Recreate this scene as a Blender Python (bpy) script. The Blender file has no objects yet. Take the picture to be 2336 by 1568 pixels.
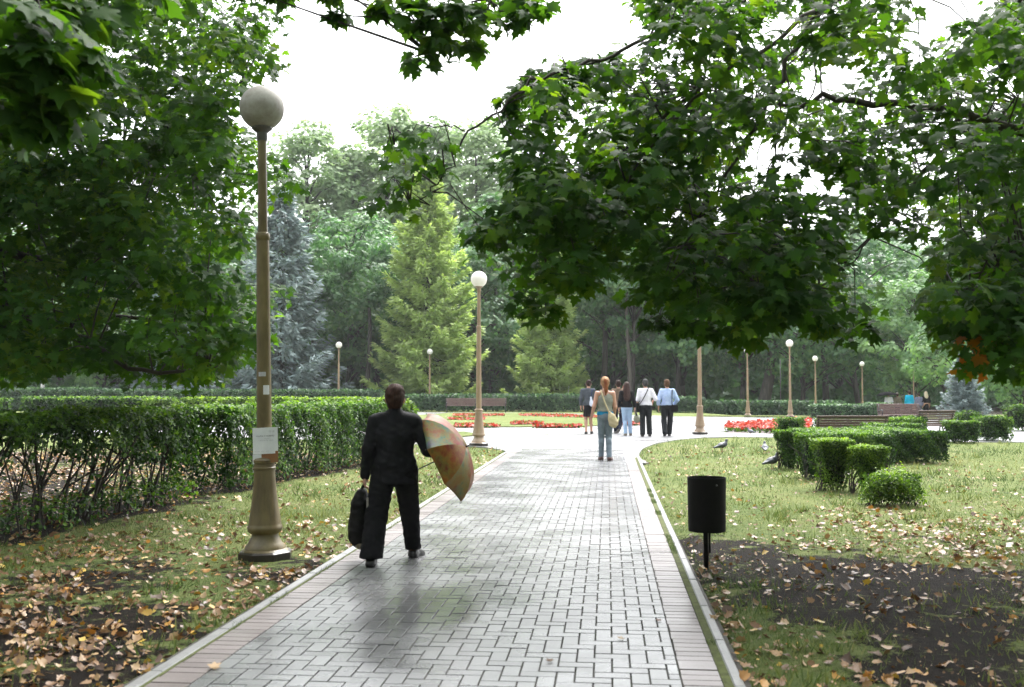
import bpy, math, random
import numpy as np
from math import radians as R

# ------------------------------------------------------------------ camera, sky, sun, exposure
sc = bpy.context.scene
COL = sc.collection
HAZE = .00030
HC, F = 1.57, 2350.0                      # eye height (m); focal length in pixels of a 2336-wide view
PITCH = math.atan((886 - 784) / F)
cam_d = bpy.data.cameras.new('camera')
cam = bpy.data.objects.new('camera', cam_d); COL.objects.link(cam)
cam.location = (0, 0, HC)
cam.rotation_euler = (math.pi / 2 + PITCH, 0, 0)
cam_d.sensor_width = 36.0
cam_d.lens = 36.0 * F / 2336
cam_d.clip_start, cam_d.clip_end = 0.05, 3000
cam_d.dof.use_dof = True
cam_d.dof.focus_distance = 16.0
cam_d.dof.aperture_fstop = 3.2
sc.camera = cam

SUN_EL, SUN_AZ = R(58), R(20)
world = bpy.data.worlds.new('World'); sc.world = world
world.use_nodes = True
wn, wl = world.node_tree.nodes, world.node_tree.links
bg = wn['Background']
sky = wn.new('ShaderNodeTexSky'); sky.sky_type = 'NISHITA'; sky.sun_disc = False
sky.sun_elevation = SUN_EL; sky.sun_rotation = SUN_AZ
sky.air_density = 1.0; sky.dust_density = 4.0; sky.ozone_density = 1.0
hs = wn.new('ShaderNodeHueSaturation'); hs.inputs['Saturation'].default_value = 0.16
wl.new(sky.outputs[0], hs.inputs['Color'])
wtc = wn.new('ShaderNodeTexCoord'); wsx = wn.new('ShaderNodeSeparateXYZ'); wl.new(wtc.outputs['Generated'], wsx.inputs[0])
wmr = wn.new('ShaderNodeMapRange'); wl.new(wsx.outputs['Z'], wmr.inputs[0]); wmr.inputs[1].default_value = 0; wmr.inputs[2].default_value = 1; wmr.inputs[3].default_value = .50; wmr.inputs[4].default_value = 1.55
wmx = wn.new('ShaderNodeMix'); wmx.data_type = 'RGBA'; wmx.blend_type = 'MULTIPLY'; wmx.inputs[0].default_value = 1.0   # overcast: zenith about three times the horizon
wl.new(hs.outputs[0], wmx.inputs[6]); wl.new(wmr.outputs[0], wmx.inputs[7]); wl.new(wmx.outputs[2], bg.inputs['Color'])
bg.inputs['Strength'].default_value = 0.15
sun_d = bpy.data.lights.new('sun', 'SUN'); sun_d.energy = 0.5; sun_d.angle = R(35); sun_d.color = (1, .97, .92)
sun = bpy.data.objects.new('sun', sun_d); COL.objects.link(sun)
sun.rotation_euler = (R(32), 0, -SUN_AZ + math.pi)
sun.location = (0, 0, 60)
sc.view_settings.view_transform = 'Standard'; sc.view_settings.look = 'None'
sc.view_settings.gamma = 1.0; sc.view_settings.use_curve_mapping = False
sc.view_settings.exposure = 2.2
sc.render.engine = 'CYCLES'
cy = sc.cycles
cy.use_denoising = True
cy.max_bounces = 7; cy.diffuse_bounces = 4; cy.glossy_bounces = 3; cy.transmission_bounces = 5; cy.transparent_max_bounces = 4
cy.volume_bounces = 1
cy.sample_clamp_indirect = 8.0
cy.caustics_reflective = False; cy.caustics_refractive = False

rng = np.random.default_rng(7)
random.seed(7)
cp, sp = math.cos(PITCH), math.sin(PITCH)

def ray(x, y):
    a, b = (x - 1168) / F, (784 - y) / F
    return np.array([a, cp - sp * b, sp + cp * b])
def P(x, y, Z):
    """world point seen at view position (x, y), Z metres ahead"""
    r = ray(x, y); return np.array([0, 0, HC]) + r * (Z / r[1])
def G(x, y, z=0.0):
    r = ray(x, y); return np.array([0, 0, HC]) + r * ((z - HC) / r[2])
def project(p):
    """world points (n,3) -> view positions"""
    q = np.asarray(p, float) - np.array([0, 0, HC])
    d = q[..., 1] * cp + q[..., 2] * sp
    u = -q[..., 1] * sp + q[..., 2] * cp
    d = np.where(d < .05, .05, d)
    return 1168 + F * q[..., 0] / d, 784 - F * u / d
def sstep(a, b, x):
    t = np.clip((x - a) / (b - a), 0, 1); return t * t * (3 - 2 * t)
def ground_z(x, y):
    return -0.32 * sstep(50, 60, y) * sstep(11, 17, x)
def vnoise(x, y, s, seed=0):
    """cheap smooth noise from sines, about -1..1"""
    r = np.random.default_rng(seed + 11); o = 0
    for k in range(5):
        a, ph = r.uniform(0, 6.28), r.uniform(0, 6.28); f = s * r.uniform(.6, 1.9)
        o = o + np.sin((x * math.cos(a) + y * math.sin(a)) * f + ph + 1.3 * np.sin((x * math.sin(a) - y * math.cos(a)) * f * .7 + ph * 2))
    return o / 3.0

# ------------------------------------------------------------------ object helpers
def link(o, parent=None):
    COL.objects.link(o)
    if parent is not None: o.parent = parent
    return o
def tag(o, label=None, cat=None, group=None, kind=None):
    for k, v in (('label', label), ('category', cat), ('group', group), ('kind', kind)):
        if v: o[k] = v
    return o
def thing(name, label, cat, loc=(0, 0, 0), rz=0.0, group=None):
    o = bpy.data.objects.new(name, None); o.empty_display_size = .2
    link(o); o.location = tuple(float(v) for v in loc); o.rotation_euler = (0, 0, rz)
    return tag(o, label, cat, group)
def raw_mesh(name, V, loops, starts, totals, mats, smooth=False, midx=None, attrs=None):
    me = bpy.data.meshes.new(name)
    V = np.asarray(V, np.float32)
    me.vertices.add(len(V)); me.vertices.foreach_set('co', V.ravel())
    me.loops.add(len(loops)); me.loops.foreach_set('vertex_index', np.asarray(loops, np.int32))
    me.polygons.add(len(starts))
    me.polygons.foreach_set('loop_start', np.asarray(starts, np.int32))
    me.polygons.foreach_set('loop_total', np.asarray(totals, np.int32))
    if midx is not None: me.polygons.foreach_set('material_index', np.asarray(midx, np.int32))
    me.polygons.foreach_set('use_smooth', np.full(len(starts), bool(smooth)))
    for m in (mats if isinstance(mats, (list, tuple)) else [mats]):
        if m is not None: me.materials.append(m)
    if attrs:
        for k, a in attrs.items():
            at = me.attributes.new(k, 'FLOAT', 'POINT'); at.data.foreach_set('value', np.asarray(a, np.float32))
    me.update(calc_edges=True); me.validate(verbose=False)
    return me
def mobj(name, me, parent=None):
    return link(bpy.data.objects.new(name, me), parent)
def copy_tree(o, parent=None):
    c = o.copy(); link(c)
    if parent is not None: c.parent = parent
    for ch in list(o.children): copy_tree(ch, c)
    return c

class MB:
    """collects boxes, tubes, lathes into ONE mesh"""
    def __init__(s): s.V, s.F, s.M, s.n = [], [], [], 0
    def add(s, V, Fs, m=0):
        V = np.asarray(V, float).reshape(-1, 3)
        s.V.append(V); s.F += [tuple(i + s.n for i in f) for f in Fs]; s.M += [m] * len(Fs); s.n += len(V)
        return s
    def box(s, c, d, rz=0, m=0, ax=None, bev=0.0):
        c = np.array(c, float); h = np.array(d, float) / 2
        if bev > 0:
            b = bev; pts = []
            sg = [(-1, -1), (1, -1), (1, 1), (-1, 1)]
            for z, k in ((-h[2], b), (-h[2] + b, 0), (h[2] - b, 0), (h[2], b)):
                for i, j in sg: pts.append((i * (h[0] - k), j * (h[1] - k), z))
            v = np.array(pts); f = [(3, 2, 1, 0), (12, 13, 14, 15)]
            for r in range(3):
                for i in range(4):
                    j = (i + 1) % 4; f.append((r * 4 + i, r * 4 + j, r * 4 + 4 + j, r * 4 + 4 + i))
        else:
            v = np.array([(i * h[0], j * h[1], k * h[2]) for k in (-1, 1) for i, j in ((-1, -1), (1, -1), (1, 1), (-1, 1))])
            f = [(3, 2, 1, 0), (4, 5, 6, 7), (0, 1, 5, 4), (1, 2, 6, 5), (2, 3, 7, 6), (3, 0, 4, 7)]
        if ax is not None: v = v @ np.array(ax, float)
        if rz:
            ca, sa = math.cos(rz), math.sin(rz); v = v @ np.array([[ca, sa, 0], [-sa, ca, 0], [0, 0, 1]])
        return s.add(v + c, f, m)
    def tube(s, pts, rad, n=8, m=0, cap=True):
        pts = np.array(pts, float); k = len(pts)
        rad = np.full(k, rad) if np.isscalar(rad) else np.array(rad, float)
        T = np.gradient(pts, axis=0); T /= np.linalg.norm(T, axis=1)[:, None] + 1e-9
        up = np.array([0, 0, 1.0]) if abs(T[0][2]) < .9 else np.array([1.0, 0, 0])
        A = np.cross(T[0], up); A /= np.linalg.norm(A)
        V = []
        an = np.linspace(0, 2 * math.pi, n, endpoint=False)
        for i in range(k):
            A = A - T[i] * A.dot(T[i]); A /= np.linalg.norm(A) + 1e-9
            B = np.cross(T[i], A)
            V.append(pts[i] + rad[i] * (np.cos(an)[:, None] * A + np.sin(an)[:, None] * B))
        f = [(i * n + j, i * n + (j + 1) % n, i * n + n + (j + 1) % n, i * n + n + j) for i in range(k - 1) for j in range(n)]
        if cap: f += [tuple(range(n - 1, -1, -1)), tuple(range((k - 1) * n, k * n))]
        return s.add(np.concatenate(V), f, m)
    def lathe(s, prof, n=24, m=0, c=(0, 0, 0), cap=True, phase=0):
        an = np.linspace(0, 2 * math.pi, n, endpoint=False) + phase
        V = np.concatenate([np.stack([r * np.cos(an), r * np.sin(an), np.full(n, z)], 1) for r, z in prof]) + np.array(c, float)
        k = len(prof)
        f = [(i * n + j, i * n + (j + 1) % n, i * n + n + (j + 1) % n, i * n + n + j) for i in range(k - 1) for j in range(n)]
        if cap: f += [tuple(range(n - 1, -1, -1)), tuple(range((k - 1) * n, k * n))]
        return s.add(V, f, m)
    def ball(s, c, r, n=20, k=12, m=0):
        r = np.array(r if hasattr(r, '__len__') else (r, r, r), float)
        prof = [(math.sin(math.pi * (i + .02) / (k + .04)), -math.cos(math.pi * (i + .02) / (k + .04))) for i in range(k + 1)]
        b = MB().lathe(prof, n); return s.add(b.V[0] * r + np.array(c, float), b.F, m)
    def build(s, name, mats, parent=None, smooth=False, attrs=None, org=None):
        V = np.concatenate(s.V)
        if org is not None: V = V - np.array(org, float)
        tot = [len(f) for f in s.F]; st = np.concatenate([[0], np.cumsum(tot)[:-1]])
        me = raw_mesh(name, V, [i for f in s.F for i in f], st, tot, mats, smooth, s.M, attrs)
        return mobj(name, me, parent)

def auto_smooth(o, deg=35):
    """smooth shading with edges sharper than deg kept crisp"""
    me = o.data
    me.polygons.foreach_set('use_smooth', np.ones(len(me.polygons), bool))
    try: me.set_sharp_from_angle(angle=R(deg))
    except Exception: pass
    return o

# ------------------------------------------------------------------ materials
def new_mat(name):
    m = bpy.data.materials.new(name); m.use_nodes = True
    return m, m.node_tree.nodes, m.node_tree.links, m.node_tree.nodes['Principled BSDF']
def mixc(n, l, fac, a, b, blend='MIX'):
    x = n.new('ShaderNodeMix'); x.data_type = 'RGBA'; x.blend_type = blend
    if isinstance(fac, (int, float)): x.inputs[0].default_value = fac
    else: l.new(fac, x.inputs[0])
    for i, c in ((6, a), (7, b)):
        if isinstance(c, tuple): x.inputs[i].default_value = (*c, 1)
        else: l.new(c, x.inputs[i])
    return x.outputs[2]
def noise(n, l, scale, detail=4, rough=.6, coord='Object', stretch=None):
    tc = n.new('ShaderNodeTexCoord'); t = n.new('ShaderNodeTexNoise')
    t.inputs['Scale'].default_value = scale; t.inputs['Detail'].default_value = detail; t.inputs['Roughness'].default_value = rough
    if stretch:
        mp = n.new('ShaderNodeMapping'); mp.inputs['Scale'].default_value = stretch
        l.new(tc.outputs[coord], mp.inputs['Vector']); l.new(mp.outputs[0], t.inputs['Vector'])
    else: l.new(tc.outputs[coord], t.inputs['Vector'])
    return t.outputs['Fac']
def ramp(n, l, fac, stops):
    r = n.new('ShaderNodeValToRGB'); l.new(fac, r.inputs[0])
    e = r.color_ramp.elements
    while len(e) < len(stops): e.new(.5)
    for i, (p, c) in enumerate(stops):
        e[i].position = p; e[i].color = (*c, 1) if len(c) == 3 else c
    return r.outputs[0]
def bump(n, l, bs, h, strength=.3, dist=.01):
    b = n.new('ShaderNodeBump'); b.inputs['Strength'].default_value = strength; b.inputs['Distance'].default_value = dist
    l.new(h, b.inputs['Height']); l.new(b.outputs[0], bs.inputs['Normal'])
def attr(n, name):
    a = n.new('ShaderNodeAttribute'); a.attribute_name = name; return a.outputs['Fac']
def plain(name, c1, c2=None, rough=.6, scale=8, bmp=0.0, metal=0.0, stretch=None, spec=.5, r2=None, bscale=None):
    m, n, l, b = new_mat(name)
    b.inputs['Roughness'].default_value = rough; b.inputs['Metallic'].default_value = metal
    b.inputs['Specular IOR Level'].default_value = spec
    if c2 is None: b.inputs['Base Color'].default_value = (*c1, 1)
    else:
        f = noise(n, l, scale, 5, .65, 'Object', stretch)
        l.new(ramp(n, l, f, [(.32, c1), (.68, c2)]), b.inputs['Base Color'])
        if r2 is not None:
            mr = n.new('ShaderNodeMapRange'); l.new(f, mr.inputs[0]); mr.inputs[1].default_value = .3; mr.inputs[2].default_value = .7
            mr.inputs[3].default_value = rough; mr.inputs[4].default_value = r2; l.new(mr.outputs[0], b.inputs['Roughness'])
    if bmp: bump(n, l, b, noise(n, l, bscale or scale * 3, 4, .6, 'Object', stretch), bmp)
    return m
def leaf_mat(name, stops, trans, fac=.4, rough=.38, spec=.5):
    m, n, l, b = new_mat(name)
    c = ramp(n, l, attr(n, 'tint'), stops)
    l.new(c, b.inputs['Base Color']); b.inputs['Roughness'].default_value = rough; b.inputs['Specular IOR Level'].default_value = spec
    t = n.new('ShaderNodeBsdfTranslucent')
    l.new(mixc(n, l, 1.0, c, trans, 'MULTIPLY'), t.inputs['Color'])
    mx = n.new('ShaderNodeMixShader'); mx.inputs[0].default_value = fac
    l.new(b.outputs[0], mx.inputs[1]); l.new(t.outputs[0], mx.inputs[2])
    l.new(mx.outputs[0], n['Material Output'].inputs['Surface'])
    return m

M_MAPLE = leaf_mat('maple_leaf', [(0, (.011, .040, .009)), (.6, (.028, .082, .014)), (.93, (.060, .12, .016)), (.97, (.20, .085, .02)), (1, (.13, .05, .015))], (3.8, 3.1, .6), .55, .5, .12)
M_SKYLINE = leaf_mat('flare_paled_leaf', [(0, (.20, .29, .16)), (.55, (.28, .37, .21)), (1, (.36, .45, .26))], (1.3, 1.4, 1.0), .45, .6, .2)  # leaf colour paled to imitate lens flare along the skyline
M_BROAD = leaf_mat('broadleaf', [(0, (.042, .115, .044)), (.55, (.085, .19, .066)), (1, (.15, .27, .08))], (1.7, 1.9, 1.0), .33, .5)
M_PALE = leaf_mat('pale_broadleaf', [(0, (.09, .19, .075)), (.55, (.14, .25, .09)), (1, (.20, .31, .11))], (1.7, 1.9, 1.0), .35, .55)
M_LARCH = leaf_mat('larch_needles', [(0, (.24, .33, .12)), (.5, (.36, .46, .17)), (1, (.50, .60, .25))], (1.5, 1.6, .8), .35, .6)
M_SPRUCE = leaf_mat('spruce_needles', [(0, (.15, .21, .205)), (.5, (.24, .31, .305)), (1, (.36, .43, .42))], (.8, .9, .8), .15, .6)
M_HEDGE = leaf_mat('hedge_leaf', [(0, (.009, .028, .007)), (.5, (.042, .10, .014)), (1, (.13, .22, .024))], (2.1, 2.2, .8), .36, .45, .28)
M_HEDGE_Y = leaf_mat('young_hedge_leaf', [(0, (.025, .055, .009)), (.5, (.095, .17, .019)), (1, (.22, .31, .035))], (1.8, 2.0, .8), .36, .45, .28)
M_HEDGE_B = leaf_mat('far_hedge_leaf', [(0, (.018, .048, .022)), (.5, (.050, .11, .045)), (1, (.12, .21, .085))], (1.5, 1.7, 1.0), .3, .5)
M_FLOWER = leaf_mat('red_petals', [(0, (.26, .014, .006)), (.5, (.42, .030, .010)), (1, (.55, .075, .02))], (1.2, 1.0, .8), .25, .5)
M_FALLEN = leaf_mat('fallen_leaf', [(0, (.06, .03, .015)), (.25, (.15, .07, .026)), (.5, (.27, .15, .06)), (.72, (.38, .26, .13)), (.86, (.38, .16, .022)), (1, (.46, .31, .04))], (1, 1, 1), .15, .42)
M_GRASS = leaf_mat('grass_blade', [(0, (.036, .070, .018)), (.45, (.105, .142, .040)), (.75, (.19, .195, .08)), (1, (.28, .245, .125))], (1.4, 1.5, .9), .3, .5)
M_BARK = plain('bark', (.018, .014, .011), (.055, .045, .036), .8, 9, .6, stretch=(1, 1, .25))
M_BARK2 = plain('grey_bark', (.045, .038, .032), (.12, .105, .09), .85, 5, .5, stretch=(1, 1, .2))
M_STEM = plain('hedge_stem', (.014, .010, .008), (.04, .028, .02), .7, 20, .4)
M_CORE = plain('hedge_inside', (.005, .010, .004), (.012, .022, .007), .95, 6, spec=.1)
M_POST = plain('ochre_lamp_paint', (.072, .052, .020), (.175, .134, .058), .30, 7, .12, stretch=(1, 1, .3), r2=.5, bscale=40)
M_POST2 = plain('pale_lamp_paint', (.24, .165, .10), (.32, .235, .15), .38, 7, .1, stretch=(1, 1, .3))
M_PLINTH = plain('wet_plinth', (.010, .007, .005), (.026, .018, .012), .4, 12, .3)
M_HOLD = plain('grey_globe_collar', (.06, .055, .05), (.10, .095, .088), .5, 12)
M_BIN = plain('black_bin_paint', (.003, .003, .003), (.0065, .006, .0055), .65, 14, .15, spec=.15)
M_PAPER = plain('paper', (.60, .62, .66), (.72, .73, .76), .6, 9)
M_INK = plain('ink', (.12, .12, .14), (.22, .22, .25), .7, 60)
M_INK2 = plain('faint_ink', (.36, .37, .40), (.48, .49, .52), .7, 40)
M_BROWNP = plain('brown_card', (.20, .085, .03), (.27, .12, .05), .6, 10)
M_IRON = plain('black_iron', (.008, .008, .008), (.018, .017, .016), .4, 12, .2)
M_WOOD = plain('wet_dark_slats', (.075, .045, .036), (.13, .085, .068), .28, 4, .15, stretch=(.3, 6, 6))
M_WOOD2 = plain('far_brown_slats', (.10, .058, .052), (.15, .09, .08), .45, 4, .15, stretch=(.3, 6, 6))
def globe_mat(name, c1, c2, fac):
    m, n, l, b = new_mat(name)
    f = noise(n, l, 7, 6, .7); c = ramp(n, l, f, [(.35, c1), (.62, c2)])
    l.new(c, b.inputs['Base Color']); b.inputs['Roughness'].default_value = .5; b.inputs['Specular IOR Level'].default_value = .2
    t = n.new('ShaderNodeBsdfTranslucent'); l.new(c, t.inputs['Color'])
    mx = n.new('ShaderNodeMixShader'); mx.inputs[0].default_value = fac
    l.new(b.outputs[0], mx.inputs[1]); l.new(t.outputs[0], mx.inputs[2]); l.new(mx.outputs[0], n['Material Output'].inputs['Surface'])
    return m
M_GLOBE = globe_mat('white_globe', (.78, .76, .72), (.85, .84, .81), .35)
M_GLOBE_D = globe_mat('dirty_globe', (.29, .265, .235), (.43, .41, .38), .06)

# ground: grass sward with bare soil where the attribute 'soil' says so
def ground_mat():
    m, n, l, b = new_mat('lawn_ground')
    f1 = noise(n, l, .55, 6, .65); f2 = noise(n, l, 9, 5, .7); f3 = noise(n, l, 60, 3, .7)
    g = ramp(n, l, f1, [(.36, (.080, .125, .032)), (.5, (.145, .185, .055)), (.63, (.22, .225, .088))])
    g2 = ramp(n, l, f2, [(.36, (.052, .085, .022)), (.52, (.14, .175, .056)), (.66, (.24, .23, .10))])
    g = mixc(n, l, .5, g, g2)
    s = ramp(n, l, f2, [(.36, (.0035, .0022, .0015)), (.52, (.0085, .0052, .0034)), (.66, (.024, .0145, .009))])
    s = mixc(n, l, .35, s, ramp(n, l, f3, [(.42, (.003, .002, .0014)), (.62, (.034, .021, .0135))]))
    ad = n.new('ShaderNodeMath'); ad.operation = 'MULTIPLY_ADD'; l.new(noise(n, l, 2.6, 12, .82), ad.inputs[0]); ad.inputs[1].default_value = 4.4; ad.inputs[2].default_value = -2.2
    a2 = n.new('ShaderNodeMath'); l.new(attr(n, 'soil'), a2.inputs[0]); l.new(ad.outputs[0], a2.inputs[1])
    sm = n.new('ShaderNodeMapRange'); sm.interpolation_type = 'SMOOTHSTEP'; l.new(a2.outputs[0], sm.inputs[0]); sm.inputs[1].default_value = .36; sm.inputs[2].default_value = .64
    c = mixc(n, l, sm.outputs[0], g, s)
    l.new(c, b.inputs['Base Color']); b.inputs['Roughness'].default_value = .9; b.inputs['Specular IOR Level'].default_value = .12
    bump(n, l, b, noise(n, l, 26, 8, .8), 1.0, .06)
    return m
M_GROUND = ground_mat()

def paver_mat(name, c1, c2, r1, r2):
    m, n, l, b = new_mat(name)
    f = noise(n, l, 1.1, 4, .6); fine = noise(n, l, 90, 3, .7)
    col = mixc(n, l, attr(n, 'tint'), c1, c2)
    col = mixc(n, l, .22, col, ramp(n, l, fine, [(.3, (.04, .04, .04)), (.7, (.26, .26, .26))]))
    l.new(col, b.inputs['Base Color'])
    mr = n.new('ShaderNodeMapRange'); l.new(f, mr.inputs[0]); mr.inputs[1].default_value = .38; mr.inputs[2].default_value = .62
    mr.inputs[3].default_value = r1; mr.inputs[4].default_value = r2
    w = attr(n, 'wet'); wr = n.new('ShaderNodeMix'); l.new(w, wr.inputs[0]); l.new(mr.outputs[0], wr.inputs[2]); wr.inputs[3].default_value = .09
    l.new(wr.outputs[0], b.inputs['Roughness'])
    l.new(mixc(n, l, w, col, mixc(n, l, 1.0, col, (.45, .45, .44), 'MULTIPLY')), b.inputs['Base Color'])
    b.inputs['Specular IOR Level'].default_value = .46
    bump(n, l, b, fine, .06, .003)
    return m
M_PAVER = paver_mat('wet_grey_paver', (.098, .100, .102), (.15, .153, .156), .20, .36)
M_PAVER_R = paver_mat('wet_rose_paver', (.115, .090, .086), (.168, .136, .132), .28, .42)
M_JOINT = plain('joint_sand', (.022, .019, .016), (.05, .044, .036), .85, 30, .3)
M_EARTH = plain('mossy_earth', (.045, .05, .022), (.10, .115, .042), .9, 14, .4, spec=.1)
M_KERB = plain('kerb_stone', (.13, .13, .13), (.20, .20, .197), .42, 5, .25, bscale=40)
M_PLAZA = plain('wet_plaza', (.17, .172, .175), (.24, .24, .243), .22, .35, .10, r2=.42, bscale=30)
M_ISLE = None

# ------------------------------------------------------------------ leaf cloud builder
def unit(v): return v / (np.linalg.norm(v, axis=-1, keepdims=True) + 1e-9)
_h = [(0, 0), (.13, -.13), (.37, -.13), (.29, .05), (.60, .21), (.50, .35), (.25, .39), (.31, .60), (.15, .65)]
_o = _h + [(0, .98)] + [(-x, y) for x, y in _h[:0:-1]]
MAPLE_V = np.array([(x, y, -.35 * ((x) ** 2 + (y - .28) ** 2) + .10 * abs(x)) for x, y in _o] + [(0, .28, 0)])
MAPLE_F = [(i, (i + 1) % len(_o), len(_o)) for i in range(len(_o))]
CARD_V = np.array([(0, 0, 0), (.34, .38, .10), (.20, .78, .04), (0, 1, -.08), (-.20, .78, .04), (-.34, .38, .10), (0, .45, -.03)])
CARD_F = [(0, 1, 6), (1, 2, 6), (2, 3, 6), (3, 4, 6), (4, 5, 6), (5, 0, 6)]
DIAM_V = np.array([(0, 0, 0), (.30, .45, .06), (0, 1, -.06), (-.30, .45, .06)]); DIAM_F = [(0, 1, 2, 3)]
LOBE_V = np.array([(0, 0, 0), (.38, .02, .10), (.26, .30, .02), (.48, .55, .14), (.18, .66, .03), (0, 1, .05), (-.18, .66, .03), (-.48, .55, .10), (-.26, .30, .02), (-.38, .02, .12)])
LOBE_F = [(0, 1, 2, 8, 9), (2, 3, 4, 6, 7, 8), (4, 5, 6)]
BLADE_V = np.array([(-.06, 0, 0), (.06, 0, 0), (0, .95, .25)]); BLADE_F = [(0, 1, 2)]
NEEDLE_V = np.array([(0, 0, 0), (.16, .5, .02), (0, 1, .12), (-.16, .5, .02)]); NEEDLE_F = [(0, 1, 2, 3)]

def leaf_mesh(name, tmpl, pos, nrm, size, tint, mat, direc=None, org=None, extra=None, rg=None, curl=0.0, vary=.12):
    """one mesh of len(pos) leaves; direc = way the leaf points (else random)"""
    rg = rg or rng
    tv, tf = tmpl; n = len(pos); k = len(tv)
    nrm = unit(nrm)
    if direc is None: direc = rg.normal(size=(n, 3))
    t = unit(direc - nrm * (direc * nrm).sum(1, keepdims=True)); s = np.cross(t, nrm)
    size = np.broadcast_to(np.asarray(size, float), (n,))[:, None, None]
    wd = np.clip(rg.normal(1, vary, (n, 1, 1)), .45, 1.5); cu = rg.normal(0, curl, (n, 1, 1)); cs = rg.normal(0, curl, (n, 1, 1)); lx = rg.normal(0, vary * .8, (n, 1, 1))
    tx = tv[None, :, 0:1] * wd + lx * tv[None, :, 1:2] ** 2; tz = tv[None, :, 2:3] + cu * (tv[None, :, 1:2] - .45) ** 2 + cs * tv[None, :, 0:1] * np.abs(tv[None, :, 0:1]) * 2
    V = (tx * s[:, None] + tv[None, :, 1:2] * t[:, None] + tz * nrm[:, None]) * size + pos[:, None]
    V = V.reshape(-1, 3)
    lp = np.array([i for f in tf for i in f]); tt = np.array([len(f) for f in tf])
    loops = (lp[None] + (np.arange(n) * k)[:, None]).ravel(); tot = np.tile(tt, n)
    tn = np.repeat(tint, k); midx = None; mats = mat
    if extra is not None:
        eV, eF, emat = extra; base = len(V)
        V = np.concatenate([V, eV]); tn = np.concatenate([tn, np.zeros(len(eV))])
        loops = np.concatenate([loops, np.array([i + base for f in eF for i in f])]); et = np.array([len(f) for f in eF])
        midx = np.concatenate([np.zeros(len(tot)), np.ones(len(et))]); tot = np.concatenate([tot, et]); mats = [mat, emat]
    st = np.concatenate([[0], np.cumsum(tot)[:-1]])
    if org is not None: V = V - np.array(org, float)
    return raw_mesh(name, V, loops, st, tot, mats, True, midx, {'tint': tn})

def clump_points(centres, radii, per, flat=.55, rg=None):
    """leaves spread through flattened clumps; returns position, outward direction, clump index"""
    rg = rg or rng
    c = np.repeat(np.asarray(centres, float), per, 0); r = np.repeat(np.asarray(radii, float), per)
    d = unit(rg.normal(size=(len(c), 3))); rr = rg.uniform(.25, 1, len(c)) ** .6
    off = d * (r * rr)[:, None]; off[:, 2] *= flat
    return c + off, d, np.repeat(np.arange(len(centres)), per)

def in_poly(x, y, poly):
    x = np.asarray(x, float); y = np.asarray(y, float); ins = np.zeros(x.shape, bool); k = len(poly)
    for i in range(k):
        (x0, y0), (x1, y1) = poly[i], poly[(i + 1) % k]
        c = ((y0 > y) != (y1 > y)) & (x < (x1 - x0) * (y - y0) / ((y1 - y0) if y1 != y0 else 1e-9) + x0)
        ins ^= c
    return ins
def poly_dist(x, y, poly):
    """signed distance, positive inside"""
    d = np.full(np.shape(x), 1e9); k = len(poly)
    for i in range(k):
        a, b = np.array(poly[i], float), np.array(poly[(i + 1) % k], float); ab = b - a
        t = np.clip(((x - a[0]) * ab[0] + (y - a[1]) * ab[1]) / (ab @ ab + 1e-9), 0, 1)
        d = np.minimum(d, np.hypot(x - a[0] - t * ab[0], y - a[1] - t * ab[1]))
    return np.where(in_poly(x, y, poly), d, -d)
def gpoly(pts): return [tuple(G(x, y)[:2]) for x, y in pts]

# ------------------------------------------------------------------ path frame
TH = math.atan(218 / F * cp)
U = np.array([math.sin(TH), math.cos(TH)]); Vv = np.array([math.cos(TH), -math.sin(TH)])
def st_of(x, y): g = G(x, y)[:2]; return g @ U, g @ Vv
tL = [st_of(x, 1568)[1] for x in (299, 331, 340, 438)]      # kerb outer, kerb inner, border outer, border inner
tR = [st_of(x, 1568)[1] for x in (1556, 1650, 1672, 1698)]  # border inner, border outer, kerb inner, kerb outer
def XY(s, t): return s * U + t * Vv
S0, S1L, S1R = 1.5, st_of(1150, 1036)[0], st_of(1452, 1046)[0]

# ------------------------------------------------------------------ ground sheet
SOIL_R = gpoly([(1540, 1212), (1600, 1232), (1800, 1246), (1950, 1262), (2150, 1285), (2420, 1295), (2420, 1720), (2250, 1660), (2080, 1560), (1930, 1490), (1820, 1440), (1720, 1398), (1640, 1335), (1580, 1290), (1545, 1250)])
HEDGE_LINE = np.array([(-6.3, 7.4), (-5.25, 10.4), (-4.55, 13.2), (-4.15, 16.4), (-3.4, 19.0), (-2.9, 20.8)])
def soil(x, y):
    n = vnoise(x, y, 2.2, 3) * .28 + vnoise(x, y, 6, 4) * .13
    a = sstep(-.75, .75, poly_dist(x, y, SOIL_R) + n * 1.2)
    hx = np.interp(y, HEDGE_LINE[:, 1], HEDGE_LINE[:, 0])
    strip = sstep(.75, .25, np.abs(x - hx + .35) + n * .8) * (y > 6) * (y < 21.5)
    near_l = sstep(-.35, .6, vnoise(x, y, 1.6, 8) * .6 + vnoise(x, y, 4, 9) * .35 + .22) * sstep(11.5, 7.5, y) * (x < 0)
    back = .9 * sstep(-.3, .8, hx - x - .3) * sstep(30, 24, y) * (.8 + .3 * vnoise(x, y, 1.5, 12))
    wood = sstep(72, 76, y)
    mid = .35 * sstep(.2, .7, vnoise(x, y, 2.5, 15)) * sstep(14, 10, y)
    return np.clip(np.maximum.reduce([a * .97, strip, near_l * .9, back, wood * .9, mid]), 0, 1)
gx = np.unique(np.round(np.concatenate([np.arange(-9, 9, .12), -9 - 1.5 * (np.geomspace(1, 300, 50) - 1), 9 + 1.5 * (np.geomspace(1, 300, 50) - 1)]), 3))
gy = np.unique(np.round(np.concatenate([np.arange(3, 24, .12), np.arange(-60, 3, 3), 24 + .5 * np.arange(0, 120), np.geomspace(85, 900, 30)]), 3))
gxx, gyy = np.meshgrid(gx, gy)
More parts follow.
